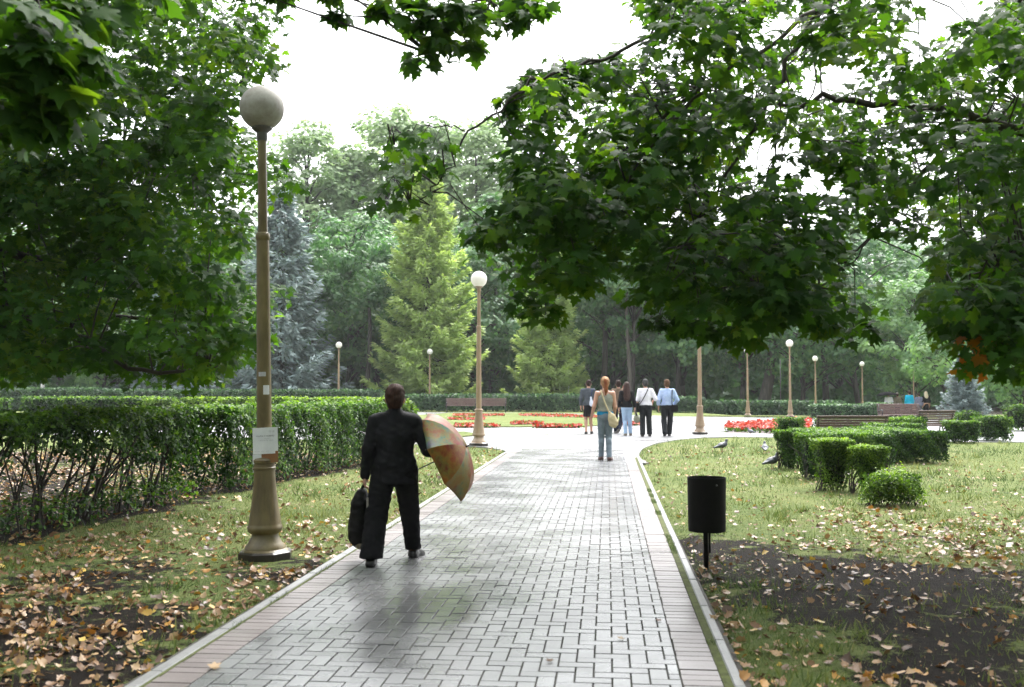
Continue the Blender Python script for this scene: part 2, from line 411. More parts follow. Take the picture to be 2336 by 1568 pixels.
gzz = ground_z(gxx, gyy) + .012 * vnoise(gxx, gyy, .9, 5) * (1 - sstep(25, 40, np.abs(gyy)))
path_t = gxx * Vv[0] + gyy * Vv[1]; path_s = gxx * U[0] + gyy * U[1]
gzz = np.where((path_t > tL[0] - .1) & (path_t < tR[3] + .1) & (path_s < 27) & (path_s > 0), -.03, gzz)
nx_, ny_ = len(gx), len(gy)
idx = np.arange(nx_ * ny_).reshape(ny_, nx_)
quads = np.stack([idx[:-1, :-1], idx[:-1, 1:], idx[1:, 1:], idx[1:, :-1]], -1).reshape(-1, 4)
gm = raw_mesh('ground', np.stack([gxx, gyy, gzz], -1).reshape(-1, 3), quads.ravel(), np.arange(len(quads)) * 4, np.full(len(quads), 4), M_GROUND, True, None, {'soil': soil(gxx, gyy).ravel()})
tag(mobj('ground', gm), kind='structure')

def sheet(name, pts, z, mat, thick=.0, attrs=None):
    """flat polygon (ground coordinates) with a small real edge"""
    k = len(pts); V = [(x, y, z) for x, y in pts] + [(x, y, z - max(thick, .03)) for x, y in pts]
    b = MB().add(V, [tuple(range(k))] + [((i + 1) % k, i, k + i, k + (i + 1) % k) for i in range(k)])
    return b.build(name, mat, attrs={'soil': np.zeros(2 * k)})

# plaza around the flower lawn
near_edge = [(-1500, 992), (-300, 991), (0, 991), (300, 995), (700, 1004), (950, 1015), (1060, 1019), (1110, 1022), (1142, 1027), (1158, 1033), (1158, 1040), (1120, 1058),
             (1480, 1058), (1462, 1048), (1455, 1038), (1462, 1026), (1490, 1014), (1540, 1005), (1600, 1000), (1680, 998), (1800, 1000), (2000, 1006), (2250, 1010), (3800, 1010)]
far_edge = [(3800, 962), (2200, 960), (1900, 955), (1560, 951), (1350, 945), (1150, 942), (900, 941), (600, 946), (0, 955), (-1500, 955)]
plz = [tuple(G(x, y)[:2]) for x, y in near_edge + far_edge]
pa = sum(plz[i][0] * plz[(i + 1) % len(plz)][1] - plz[(i + 1) % len(plz)][0] * plz[i][1] for i in range(len(plz)))
if pa < 0: plz = plz[::-1]
tag(sheet('plaza', plz, .016, M_PLAZA), kind='structure')

# lawns that lie within the plaza: one behind the mid lamp, one with the flower beds
def isle(pix, z=.05, kerb=True, name='lawn'):
    pts = [tuple(G(x, y)[:2]) for x, y in pix]
    a = sum(pts[i][0] * pts[(i + 1) % len(pts)][1] - pts[(i + 1) % len(pts)][0] * pts[i][1] for i in range(len(pts)))
    if a < 0: pts = pts[::-1]
    return tag(sheet(name, pts, z, M_GROUND), kind='structure')
isle([(930, 974), (1180, 976), (1330, 975), (1395, 971), (1430, 964), (1420, 955), (1380, 949), (1200, 944), (1020, 944), (940, 950), (905, 960)])
isle([(985, 1001), (1050, 999), (1080, 996), (1083, 992), (1060, 988), (1000, 988), (960, 992)], .05)
isle([(1590, 950), (1900, 953), (2000, 958), (2300, 959), (2300, 956), (1900, 951), (1600, 949)], .045)

# ------------------------------------------------------------------ herringbone path
def brick_mesh():
    rects, tint, mi = [], [], []
    w = .1; tA, tB = tL[3], tR[0]; n_t = int(math.ceil((tB - tA) / w)); n_s = int((26.5 - S0) / w)
    for j in range(n_s):
        for i in range(-1, n_t + 1):
            k = (i - j) % 4
            if k == 0: r = (tA + i * w, tA + (i + 2) * w, S0 + j * w, S0 + (j + 1) * w)
            elif k == 3: r = (tA + i * w, tA + (i + 1) * w, S0 + j * w, S0 + (j + 2) * w)
            else: continue
            a, b = max(r[0], tA), min(r[1], tB)
            if b - a < .03: continue
            rects.append((a, b, r[2], r[3])); mi.append(0)
    for a, b, s1 in ((tL[2], tL[3], S1L + .6), (tR[0], tR[1], S1R + .4)):
        s = S0
        while s < s1:
            rects.append((a + random.uniform(-.004, .004), b, s, s + w)); mi.append(1); s += w
    rects = np.array(rects); mi = np.array(mi); n = len(rects)
    g = .0046; be = .0016
    a, b, s0, s1 = rects[:, 0] + g, rects[:, 1] - g, rects[:, 2] + g, rects[:, 3] - g
    cor = [(a, s0), (b, s0), (b, s1), (a, s1)]; cin = [(a + be, s0 + be), (b - be, s0 + be), (b - be, s1 - be), (a + be, s1 - be)]
    z = .022 + rng.normal(0, .0011, n); tx, ty = rng.normal(0, .0028, n), rng.normal(0, .0028, n)
    mt, ms = (a + b) / 2, (s0 + s1) / 2
    z = z + .003 * np.sin(mt * 3.1 + 1) * np.sin(ms * 1.3)
    V = np.zeros((n, 12, 3))
    for k in range(4):
        for r, (c, dz) in enumerate(((cin[k], 0), (cor[k], -.0012), (cor[k], -.03))):
            p = c[0][:, None] * Vv + c[1][:, None] * U
            V[:, r * 4 + k, :2] = p
            V[:, r * 4 + k, 2] = z + dz + (c[0] - mt) * tx + (c[1] - ms) * ty
    fs = [(0, 1, 2, 3)] + [(r * 4 + (k + 1) % 4, r * 4 + k, r * 4 + 4 + k, r * 4 + 4 + (k + 1) % 4) for r in (0, 1) for k in range(4)]
    lp = np.array([i for f in fs for i in f])
    loops = (lp[None] + (np.arange(n) * 12)[:, None]).ravel(); tot = np.full(n * 9, 4)
    tint = np.repeat(rng.uniform(0, 1, n), 12)
    wx, wy = V[:, :, 0].ravel(), V[:, :, 1].ravel(); wc = G(975, 1395)[:2]; ds = (wx - wc[0]) * U[0] + (wy - wc[1]) * U[1]; dt = (wx - wc[0]) * Vv[0] + (wy - wc[1]) * Vv[1]
    wet = .6 * np.clip(sstep(1.25, .35, np.hypot(ds / 1.35, dt / .40) + .3 * vnoise(wx, wy, 5, 81)) + .45 * sstep(.35, .9, vnoise(wx, wy, 2.2, 82)) * sstep(13, 8, wy), 0, 1)
    return raw_mesh('path', V.reshape(-1, 3), loops, np.arange(n * 9) * 4, tot, [M_PAVER, M_PAVER_R], False, np.repeat(mi, 9), {'tint': tint, 'wet': wet})
tag(mobj('path', brick_mesh()), kind='structure')
bed = [tuple(XY(S0, tL[0] - .05)), tuple(XY(S0, tR[3] + .05)), tuple(XY(26.3, tR[3] - .05)), tuple(XY(26.3, tL[0] + .05))]
tag(sheet('path_bed', bed, .013, M_JOINT, .03), kind='structure')
for ta, tb, s1 in ((tL[1], tL[2], S1L), (tR[1], tR[2], S1R)):
    tag(sheet('earth_strip', [tuple(XY(S0, ta)), tuple(XY(S0, tb)), tuple(XY(s1, tb)), tuple(XY(s1, ta))], .021, M_EARTH), kind='structure')

def kerb(ta, tb, s1, curve, h=.028):
    """straight kerb stones along the path, then small stones round the lawn corner"""
    b = MB(); s = S0
    while s < s1:
        e = min(s + 1.0, s1); c = XY((s + e) / 2, (ta + tb) / 2)
        b.box((c[0], c[1], h / 2 - .045 + random.uniform(-.003, .003)), (abs(tb - ta), e - s - .008, h + .09), -TH, bev=.008)
        s = e
    w = abs(tb - ta)
    for (p, q) in zip(curve[:-1], curve[1:]):
        p, q = np.array(p), np.array(q); d = q - p; L = np.hypot(*d); c = (p + q) / 2
        b.box((c[0], c[1], h / 2 - .045), (w, L + .02, h + .09 + random.uniform(-.003, .003)), math.atan2(d[1], d[0]) - math.pi / 2, bev=.008)
    return tag(b.build('kerb', M_KERB), kind='structure')
def curve_pts(pix, n=14):
    pts = np.array([G(x, y)[:2] for x, y in pix]); t = np.linspace(0, len(pts) - 1, n)
    return np.stack([np.interp(t, np.arange(len(pts)), pts[:, k]) for k in (0, 1)], 1)
kerb(tL[0], tL[1], S1L, curve_pts([(1150, 1036), (1158, 1033), (1152, 1029), (1110, 1022), (1060, 1019), (950, 1015)], 16))
kerb(tR[2], tR[3], S1R, curve_pts([(1455, 1046), (1455, 1038), (1462, 1026), (1490, 1014), (1540, 1005), (1600, 1000), (1680, 998)], 18))

# ------------------------------------------------------------------ grass, fallen leaves
def scatter(n, x0, x1, y0, y1, dens):
    """rejection-sampled ground positions, uniform over the ground area"""
    out = []
    tot = 0
    while tot < n:
        x = rng.uniform(x0, x1, 4 * n); y = rng.uniform(y0, y1, 4 * n)
        k = rng.uniform(0, 1, 4 * n) < dens(x, y)
        out.append(np.stack([x[k], y[k]], 1)); tot += k.sum()
    return np.concatenate(out)[:n]
def off_path(x, y):
    t = x * Vv[0] + y * Vv[1]; s = x * U[0] + y * U[1]
    return ~((t > tL[0] - .02) & (t < tR[3] + .02))
PL_NEAR = [tuple(G(x, y)[:2]) for x, y in near_edge]
def before_plaza(x, y):
    e = np.array([p for p in PL_NEAR]); return y < np.interp(x, e[:11, 0].tolist() + e[13:, 0].tolist(), e[:11, 1].tolist() + e[13:, 1].tolist()) - .3
def g_dens(x, y):
    return (1 - .93 * soil(x, y)) * off_path(x, y) * before_plaza(x, y) * np.clip((7.0 / np.maximum(y, 4)) ** 1.6, 0, 1) * (np.abs(x) < .56 * y + 1.5) * (.55 + .45 * sstep(-.5, .6, vnoise(x, y, 1.3, 22)))
gp = scatter(100000, -12, 17, 4.2, 36, g_dens)
# weeds in the gaps beside the kerbs
wd = []
for (ta, tb, n) in ((tR[1], tR[2], 9000), (tL[1], tL[2], 3200)):
    s = rng.uniform(4.5, 16, n); keep = vnoise(s, s * 0 + ta, 3.5, 31) > (-.1 if ta > 0 else .45)
    t = rng.uniform(ta - .012, tb + .012, n); wd.append((s[:, None] * U + t[:, None] * Vv)[keep])
wd = np.concatenate(wd)
ga = np.concatenate([gp, wd]); n = len(ga)
gh = np.concatenate([rng.uniform(.018, .05, len(gp)) * (1 + .03 * gp[:, 1]) * (1 + 1.1 * sstep(.25, .9, vnoise(gp[:, 0], gp[:, 1], 4.5, 23))), rng.uniform(.02, .05, len(wd))])
pos = np.stack([ga[:, 0], ga[:, 1], np.where(np.arange(n) < len(gp), ground_z(ga[:, 0], ga[:, 1]) - .005, .006)], 1)
dr = np.stack([rng.normal(0, .55, n), rng.normal(0, .55, n), np.ones(n)], 1)
tn = np.clip(.34 + .3 * vnoise(ga[:, 0], ga[:, 1], .8, 40) + rng.normal(0, .2, n), 0, 1); tn[len(gp):] *= .35
gme = leaf_mesh('grass', (BLADE_V, BLADE_F), pos, rng.normal(size=(n, 3)) * (1, 1, .15), gh, tn, M_GRASS, dr)
tag(mobj('grass', gme), 'short dry lawn grass with weeds along the kerbs', 'grass', kind='stuff')

def l_dens(x, y):
    s = soil(x, y); left = (x < 0)
    b = np.where(left, .95 * sstep(14, 6.0, y) + .10, .0); hxx = np.interp(y, HEDGE_LINE[:, 1], HEDGE_LINE[:, 0]); b = np.where(x < hxx - .2, .5 * sstep(30, 20, y), b)
    px, py = project(np.stack([x, y, 0 * x], -1))
    band = np.exp(-((py - 1240 - .02 * (px - 2000)) / 62) ** 2) * sstep(1560, 2100, px) * .8
    soilp = .17 * sstep(.3, .8, s)
    nearr = .95 * sstep(1400, 1480, py - .35 * (px - 1900).clip(0)) * sstep(2250, 1850, px) + .8 * np.exp(-((px - (1600 + .47 * (py - 1340))) / 60) ** 2) * (py > 1290)
    b = np.where(left, b, np.maximum.reduce([band, soilp, nearr, .05 + 0 * x]))
    b = b * (.35 + .65 * sstep(-.55, .5, vnoise(x, y, 1.9, 51) + .4 * vnoise(x, y, 5, 52)))
    return b * off_path(x, y) * before_plaza(x, y) * (np.abs(x) < .56 * y + 1.0)
lp = scatter(19000, -12, 10, 4.3, 28, l_dens)
lq = scatter(13000, -12, 13, 4.3, 32, lambda x, y: off_path(x, y) * before_plaza(x, y) * (np.abs(x) < .56 * y + 1) * (.25 + .75 * sstep(-.4, .7, vnoise(x, y, 2.6, 57))) * np.clip(9 / y, 0, 1))
lp = np.concatenate([lp, lq]); n = len(lp)
nr = np.stack([rng.normal(0, .42, n), rng.normal(0, .42, n), np.ones(n)], 1)
ls = rng.uniform(.026, .078, n); ls[-len(lq):] = rng.uniform(.008, .024, len(lq))
lv = np.stack([lp[:, 0], lp[:, 1], rng.uniform(.006, .030, n)], 1)
lt = np.clip(rng.choice([.08, .25, .42, .58, .72, .86, .97], n, p=[.17, .24, .25, .13, .06, .09, .06]) + rng.normal(0, .05, n), 0, 1)
_f = [(0, 0), (.20, .02), (.34, .14), (.28, .27), (.47, .43), (.29, .55), (.27, .70), (.12, .80), (0, 1)]; _f = _f + [(-x * .92, y + .02) for x, y in _f[-2:0:-1]]
fv = np.array([(x, y, .5 * abs(x) * (x * x + (y - .45) ** 2)) for x, y in _f] + [(0, .45, -.03)]); FALL_F = [(i, (i + 1) % len(_f), len(_f)) for i in range(len(_f))]
tag(mobj('fallen_leaves', leaf_mesh('fallen_leaves', (fv, FALL_F), lv, nr, ls, lt, M_FALLEN, curl=.55, vary=.28)), 'tan orange and yellow fallen leaves littering the lawn', 'leaves', kind='stuff')
for (x, y, s, t, lab) in ((490, 1529, .10, .64, 'pale pinkish fallen leaf lying on the brick border of the path'), (1250, 1511, .055, .12, 'small red-brown leaf lying on the grey herringbone bricks'),
                          (1503, 1415, .05, .1, 'small orange-brown leaf at the right brick border of the path'), (1422, 1460, .05, .68, 'tiny pale leaf lying on the right half of the path')):
    g = G(x, y, .026)
    me = leaf_mesh('fallen_leaf', (LOBE_V, LOBE_F), np.array([[0, 0, .004]]), np.array([[.1, -.12, 1]]), s, np.array([t]), M_FALLEN)
    o = mobj('fallen_leaf', me); o.location = tuple(g); tag(o, lab, 'leaf', 'leaves fallen on the path')


# ------------------------------------------------------------------ street lamps
def make_lamp(mpost, mglobe, label, detail=True):
    t = thing('street_lamp', label, 'street lamp', group='globe lamps round the park square')
    n = 24 if detail else 14
    p = MB().lathe([(.25, -.06), (.25, .07), (.225, .085)], 8, phase=R(22.5)).build('plinth', M_PLINTH, t)
    b = MB().lathe([(.215, .07), (.21, .085), (.185, .10), (.18, .125), (.155, .15), (.135, .19), (.122, .215), (.122, .235), (.150, .255), (.160, .28), (.160, .30), (.150, .315), (.148, .33),
                    (.138, .40), (.122, .50), (.108, .62), (.098, .74), (.094, .82), (.102, .825), (.104, .84), (.096, .848), (.094, .875), (.106, .885), (.108, .91), (.098, .925), (.072, .935)], n).build('pedestal', mpost, t)
    auto_smooth(b)
    lo = MB().lathe([(.070, .92), (.0685, 1.2), (.058, 2.98)], n).build('lower_pole', mpost, t); auto_smooth(lo)
    c = MB().lathe([(.057, 2.94), (.064, 2.955), (.066, 2.985), (.060, 3.01), (.045, 3.02)], n).build('collar', mpost, t); auto_smooth(c)
    up = MB().lathe([(.0455, 3.0), (.040, 3.90)], n).build('upper_pole', mpost, t); auto_smooth(up)
    h = MB().lathe([(.046, 3.88), (.050, 3.90), (.050, 3.955), (.075, 3.975), (.095, 3.995), (.096, 4.01)], n).build('globe_holder', M_HOLD if mpost is M_POST else mpost, t); auto_smooth(h)
    g = MB().ball((0, 0, 4.19), .206, 32 if detail else 20, 20 if detail else 12).build('globe', mglobe, t, smooth=True)
    return t
LAMP_H = 4.396
lampA = make_lamp(M_POST, M_GLOBE_D, 'nearest globe lamp with dirty grey globe and paper notices on its ochre post')
gA = G(605, 1276); lampA.location = tuple(gA); lampA.rotation_euler = (0, R(-1.0), R(8))
for (z, w, h, a) in ((1.555, .06, .085, 25), (1.70, .07, .04, -8)):
    r = .0675
    pts = [(r * math.sin(R(a) + k * w / r / 4), -r * math.cos(R(a) + k * w / r / 4)) for k in (-2, -1, 0, 1, 2)]
    V = [(x, y, z + d * h / 2) for d in (-1, 1) for x, y in pts]
    o = MB().add(V, [(i, i + 1, i + 6, i + 5) for i in range(4)]).build('sticker', M_PAPER if h > .05 else M_INK2, lampA)
    so = o.modifiers.new('s', 'SOLIDIFY'); so.thickness = .001
protoL = make_lamp(M_POST2, M_GLOBE, 'mid-distance white globe lamp standing on the left lawn corner', True)
mid_spots = [  # x, base y, top y, label
    (1092, 1019, 620, None),
    (1597, 992, 684, 'lamp on the right lawn tip whose globe is hidden in maple leaves'),
    (772, 938, 781, 'white globe lamp rising from behind the bright left hedge'),
    (980, 936, 797, 'white globe lamp just right of the suited person, before the dark hedge'),
    (1706, 950, 793, 'white globe lamp before the far hedge, above the red flower triangle'),
    (1803, 953, 776, 'white globe lamp with leaves hanging over its globe'),
    (1861, 945, 813, 'white globe lamp at the left end of the dark bench rail'),
    (1968, 942, 826, 'small white globe lamp above the middle of the low right hedge'),
    (2085, 938, 838, 'most distant small globe lamp, above the people in the distance')]
for i, (x, yb, yt, lab) in enumerate(mid_spots):
    o = protoL if i == 0 else copy_tree(protoL)
    g = G(x, yb); Z = g[1]; k = (yb - yt) * Z / F / cp / LAMP_H
    o.location = (g[0], g[1], .012 + float(ground_z(g[0], g[1])) * 0); o.scale = (k, k, k)
    if lab: o['label'] = lab

# paper notices pasted round the nearest lamp post
ca, sa = math.cos(R(-1)), math.sin(R(-1))
def notice(name, x0, x1, y0, y1, d, mat, label, cat, bend=.02):
    """sheet bowed over the post; pixel corners give its size and place on the post"""
    Zf = gA[1] - .075 - d
    a, b = P(x0, y1, Zf), P(x1, y0, Zf); w, h = b[0] - a[0], b[2] - a[2]
    c = np.array([(a[0] + b[0]) / 2, Zf, (a[2] + b[2]) / 2])
    V = []; nx = 8
    for s in (0, .0018):
        for j in (0, 1):
            for i in range(nx + 1):
                u = i / nx - .5; V.append((u * w, s + bend * 4 * u * u, (j - .5) * h + .004 * u))
    m = nx + 1
    f = [(i, i + 1, m + i + 1, m + i) for i in range(nx)] + [(2 * m + i + 1, 2 * m + i, 3 * m + i, 3 * m + i + 1) for i in range(nx)]
    f += [(i + 1, i, 2 * m + i, 2 * m + i + 1) for i in range(nx)] + [(m + i, m + i + 1, 3 * m + i + 1, 3 * m + i) for i in range(nx)]
    o = MB().add(V, f).build(name, mat); o.location = tuple(c); o.rotation_euler = (0, R(-2.0), 0)
    tag(o, label, cat)
    return o, w, h
np0, w0, h0 = notice('paper_notice', 576, 606, 1037, 1058, .000, M_PAPER, 'narrow white paper strip beside the brown card on the lamp post', 'notice', .008)
nb, wb, hb = notice('card_notice', 588, 634, 1030, 1056, .004, M_BROWNP, 'brown card fixed under the white notice on the nearest lamp post', 'notice', .012)
nw, ww, hw = notice('paper_notice', 575, 633, 976, 1036, .010, M_PAPER, 'large white printed paper notice on the nearest lamp post', 'notice', .02)
mb = MB(); mb2 = mb; rr = random.Random(4)
def text_row(m, v, u0, u1, hgt, mi=0):
    """a row of letter-like strokes, too small in the photo to read"""
    u = u0
    while u < u1:
        lw = rr.uniform(.018, .04)
        if rr.random() < .13: u += .03; continue
        uc = u + lw / 2; yy = -.0012 + .02 * 4 * uc * uc
        k = rr.choice((0, 1, 2))
        x = uc * ww; z = v * hw; H_ = hgt * hw; W_ = lw * .8 * ww
        m.box((x - W_ * .35, yy, z), (W_ * .28, .0006, H_), m=mi)
        if k: m.box((x + W_ * .35, yy, z), (W_ * .28, .0006, H_), m=mi)
        if k != 1: m.box((x, yy - .0004, z + (.4 if k else -.4) * H_), (W_, .0006, H_ * .25), m=mi)
        u += lw
for a in ((.185, -.37, .37, .045, 0), (.02, -.29, .29, .035, 1), (.35, .17, .36, .07, 1), (-.40, -.42, .28, .02, 1), (.085, -.02, .2, .03, 1)):
    mb = MB(); text_row(mb, *a[:4]); mb.build('lettering', M_INK2 if a[4] else M_INK, nw)

# ------------------------------------------------------------------ litter bin
gb = G(1612, 1300)
bn = thing('litter_bin', 'black metal litter bin on a short post beside the right kerb', 'litter bin', gb)
pr = [(.152, .345), (.158, .338), (.160, .35), (.163, .60), (.165, .80), (.160, .80), (.156, .78), (.153, .40), (.01, .36)]
o = MB().lathe(pr, 32).build('bucket', M_BIN, bn); auto_smooth(o, 40)
o.location = (0.0, -.03, 0)
m = MB().tube([(.0, .02, -.05), (.0, .02, .78)], .021, 10); m.build('post', M_BIN, bn, smooth=True)
m = MB().box((-.022, -.03, .30), (.018, .014, .16)).box((.022, -.03, .26), (.016, .014, .22)).box((0, -.02, .345), (.12, .05, .014)); m.build('bracket', M_BIN, bn)
MB().ball((.055, -.197, .745), (.008, .005, .008), 8, 6).build('rivet', M_KERB, bn)

# ------------------------------------------------------------------ hedges and shrubs
def hedge(name, label, line, width, z0, z1, n, size, mat, group=None, stems=0, lean=.25, rag=.05, core=.6, seed=0, cat='hedge', round_=0.0, taper=1.0, thin=0.0, top_bias=.45, stem_r=.011, skirt=None, gaps=()):
    """clipped hedge along a line: leaf shell round a darker inside, bare stems below"""
    rg = np.random.default_rng(100 + seed)
    L = np.array([(p[0], p[1]) for p in line], float); d = np.hypot(*np.diff(L, axis=0).T); cum = np.concatenate([[0], np.cumsum(d)]); T = cum[-1]
    org = np.array([L[:, 0].mean(), L[:, 1].mean(), 0]); org[2] = float(ground_z(org[0], org[1]))
    root = thing(name, label, cat, org, 0, group)
    def place(s, w, z):
        s = np.clip(s, 0, T); x = np.interp(s, cum, L[:, 0]); y = np.interp(s, cum, L[:, 1])
        i = np.clip(np.searchsorted(cum, s) - 1, 0, len(d) - 1); dx = (L[i + 1] - L[i]) / d[i][:, None]
        return np.stack([x + dx[:, 1] * w, y - dx[:, 0] * w, z + org[2]], 1), dx
    face = rg.choice(4, n, p=[top_bias, (1 - top_bias) * .55, (1 - top_bias) * .25, (1 - top_bias) * .2])
    s = rg.uniform(0, T, n); w = rg.uniform(-.5, .5, n) * width; z = z0 + (z1 - z0) * rg.uniform(0, 1, n) ** .8
    nr = np.zeros((n, 3)); k = face == 0; z[k] = z1; nr[k] = (0, 0, 1)
    k = face == 1; w[k] = .5 * width
    k2 = face == 2; w[k2] = -.5 * width
    k3 = face == 3; s[k3] = np.where(rg.random(k3.sum()) < .5, 0, T)
    zf = (z - z0) / (z1 - z0)
    tp = taper + (1 - taper) * zf
    w = w * tp
    if taper < 1: s = T / 2 + (s - T / 2) * tp
    if round_ > 0:
        e = np.minimum(np.minimum(s, T - s) / (round_ + 1e-6), 1); e2 = np.minimum((width / 2 - np.abs(w)) / (round_ + 1e-6), 1)
        z = np.where(face == 0, z1 - (z1 - z0) * .5 * ((1 - e.clip(0)) ** 2 + (1 - e2.clip(0)) ** 2) * min(1, round_ / (z1 - z0)), z)
    gd = np.min([np.abs(s - q * T) for q in gaps], 0) if len(gaps) else np.full(n, 9.0)
    z = z - .13 * np.exp(-(gd / .16) ** 2) * (z > z1 - .3)
    inner = rg.uniform(0, 1, n) ** 2.2 * min(.14, width * .3)
    pw, dx = place(s, w, z)
    side = np.stack([dx[:, 1], -dx[:, 0], 0 * s], 1)
    nr[face == 1] = side[face == 1]; nr[k2] = -side[k2]; nr[k3] = np.stack([dx[k3, 0], dx[k3, 1], 0 * dx[k3, 0]], 1) * np.where(s[k3] < T / 2, -1, 1)[:, None]
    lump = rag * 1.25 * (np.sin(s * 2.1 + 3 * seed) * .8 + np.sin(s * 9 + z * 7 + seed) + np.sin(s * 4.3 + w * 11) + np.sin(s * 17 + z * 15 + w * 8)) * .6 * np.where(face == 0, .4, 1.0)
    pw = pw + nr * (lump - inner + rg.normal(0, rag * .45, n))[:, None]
    keep = (gd > .11) | (rg.random(n) < .28)
    if thin > 0:
        h = np.sin(s * 6.1 + seed) + np.sin(s * 3.3 + 2 * seed) + np.sin(s * 11 + w * 7); low = sstep(z1 - .15, z0, z)
        keep = rg.random(n) > thin * low ** .7 * (1 + .45 * h)
    if skirt is not None:
        zl = np.interp(s / T, skirt[0], skirt[1]) + .10 * np.sin(s * 5 + seed) + .07 * np.sin(s * 13); keep &= (z > zl) | (rg.random(n) < .10)
    nn = nr + rg.normal(0, .55, (n, 3)) + (0, 0, .35)
    tn = np.clip(.25 + .17 * (lump / (rag + 1e-6)) + .34 * (face == 0) + rg.normal(0, .2, n), 0, 1)  # shading put into leaf colour: tops lighter, sides and recesses darker
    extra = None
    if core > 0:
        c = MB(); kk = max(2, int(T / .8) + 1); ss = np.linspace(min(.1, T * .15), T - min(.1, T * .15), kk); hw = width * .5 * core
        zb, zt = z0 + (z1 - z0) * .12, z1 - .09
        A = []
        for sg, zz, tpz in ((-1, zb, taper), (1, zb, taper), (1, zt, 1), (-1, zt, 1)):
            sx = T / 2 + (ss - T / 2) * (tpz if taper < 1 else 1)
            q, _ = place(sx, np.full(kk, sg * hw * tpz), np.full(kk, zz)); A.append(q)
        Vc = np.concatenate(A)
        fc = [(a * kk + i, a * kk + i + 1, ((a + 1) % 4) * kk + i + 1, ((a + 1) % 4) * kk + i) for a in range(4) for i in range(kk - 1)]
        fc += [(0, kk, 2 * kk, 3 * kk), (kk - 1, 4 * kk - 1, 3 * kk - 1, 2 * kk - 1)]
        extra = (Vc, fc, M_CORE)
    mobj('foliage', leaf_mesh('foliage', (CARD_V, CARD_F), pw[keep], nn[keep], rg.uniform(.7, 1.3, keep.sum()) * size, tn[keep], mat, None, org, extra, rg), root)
    if stems:
        st = MB()
        for i in range(stems):
            s0 = rg.uniform(.04, T - .04); 
            if rg.random() < .6: s0 = np.clip(round(s0 / .55) * .55 + rg.normal(0, .09), .03, T - .03)
            w0 = rg.normal(0, .10) * width; s1 = s0 + rg.normal(lean, .15) * z1; w1 = rg.normal(0, .3) * width
            zt = z1 - rg.uniform(.12, .3); tt = np.linspace(0, 1, 6)
            q, _ = place(s0 + (s1 - s0) * tt ** 1.2 + .03 * np.sin(tt * 7 + i), np.clip(w0 + (w1 - w0) * tt, -.5 * width, .5 * width), -.03 + (zt + .03) * tt)
            r = rg.uniform(.5, 1.4) * stem_r
            st.tube(q - org, r * (1 - .6 * tt), 5)
            if rg.random() < .7:
                j = rg.integers(2, 4); e = q[j] + (rg.normal(0, .2), rg.normal(0, .2), rg.uniform(.2, .4))
                st.tube(np.array([q[j], (q[j] + e) / 2 + (0, 0, .03), e]) - org, [r * .6, r * .5, r * .3], 4)
        st.build('stems', M_STEM, root)
    return root

HL = HEDGE_LINE
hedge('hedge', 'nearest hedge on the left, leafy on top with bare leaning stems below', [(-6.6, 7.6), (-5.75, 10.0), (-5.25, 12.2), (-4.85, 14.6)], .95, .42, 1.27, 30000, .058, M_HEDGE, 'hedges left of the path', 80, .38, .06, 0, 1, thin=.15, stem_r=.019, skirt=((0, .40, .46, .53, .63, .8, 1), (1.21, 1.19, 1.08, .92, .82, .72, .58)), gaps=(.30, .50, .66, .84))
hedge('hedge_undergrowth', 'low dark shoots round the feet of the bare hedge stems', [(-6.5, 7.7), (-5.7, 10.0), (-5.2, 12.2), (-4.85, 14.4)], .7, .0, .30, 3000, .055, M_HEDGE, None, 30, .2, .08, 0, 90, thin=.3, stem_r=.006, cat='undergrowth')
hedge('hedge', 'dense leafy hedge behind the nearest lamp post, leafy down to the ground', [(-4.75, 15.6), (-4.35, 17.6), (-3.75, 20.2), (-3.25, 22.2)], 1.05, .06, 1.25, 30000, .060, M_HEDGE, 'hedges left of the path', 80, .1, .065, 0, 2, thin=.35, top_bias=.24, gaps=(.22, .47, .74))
def gl(x, Z): return ((x - 1168) / F * Z, Z)
hedge('hedge', 'bright green hedge beyond the white paving at far left, ragged lower edge', [gl(66, 49), gl(395, 49)], 1.3, .15, 1.12, 6800, .12, M_HEDGE, 'bright hedges beyond the left paving', 0, 0, .045, .75, 3)
hedge('hedge', 'short bright hedge piece at the left picture edge beyond the paving', [gl(-160, 48), gl(14, 48)], 1.2, .15, 1.08, 3000, .12, M_HEDGE, 'bright hedges beyond the left paving', 0, 0, .045, .75, 33)
hedge('hedge', 'long bright green hedge top running behind the nearest lamp post', [gl(432, 46), gl(900, 46)], 2.2, .15, 1.12, 11000, .12, M_HEDGE_Y, 'bright hedges beyond the left paving', 0, 0, .04, .75, 4)
hedge('hedge', 'small rounded bright bush between the bright hedges on the left', [gl(338, 47), gl(402, 47)], 1.2, .15, 1.08, 1700, .12, M_HEDGE_Y, 'bright hedges beyond the left paving', 0, 0, .045, .75, 5, round_=.3)
hedge('hedge', 'small leafy bush just right of the suited person\'s head', [gl(916, 40), gl(946, 40)], .8, .1, 1.0, 800, .12, M_HEDGE_Y, 'bright hedges beyond the left paving', 0, 0, .1, .7, 6, round_=.25)
far = [(-40, 232, 72, 1.55, 'blue-green clipped hedge at the far left edge of the square'), (230, 292, 72, 1.45, 'short blue-green hedge section next to the far left hedge'),
       (288, 402, 73, 1.45, 'blue-green clipped hedge with a rounded right end, left of the lamp post'), (428, 872, 71, 1.42, 'long blue-green clipped hedge with a rounded end behind the suited person'),
       (925, 1205, 70, 1.10, 'dark far hedge directly behind the long brown bench'), (1205, 1475, 69, 1.12, 'dark far hedge between the brown bench and the walking group'),
       (1500, 1600, 67, .95, 'ragged low dark hedge behind the man in the blue shirt'), (1610, 1915, 68, 1.02, 'dark clipped far hedge behind the lamps on the right')]
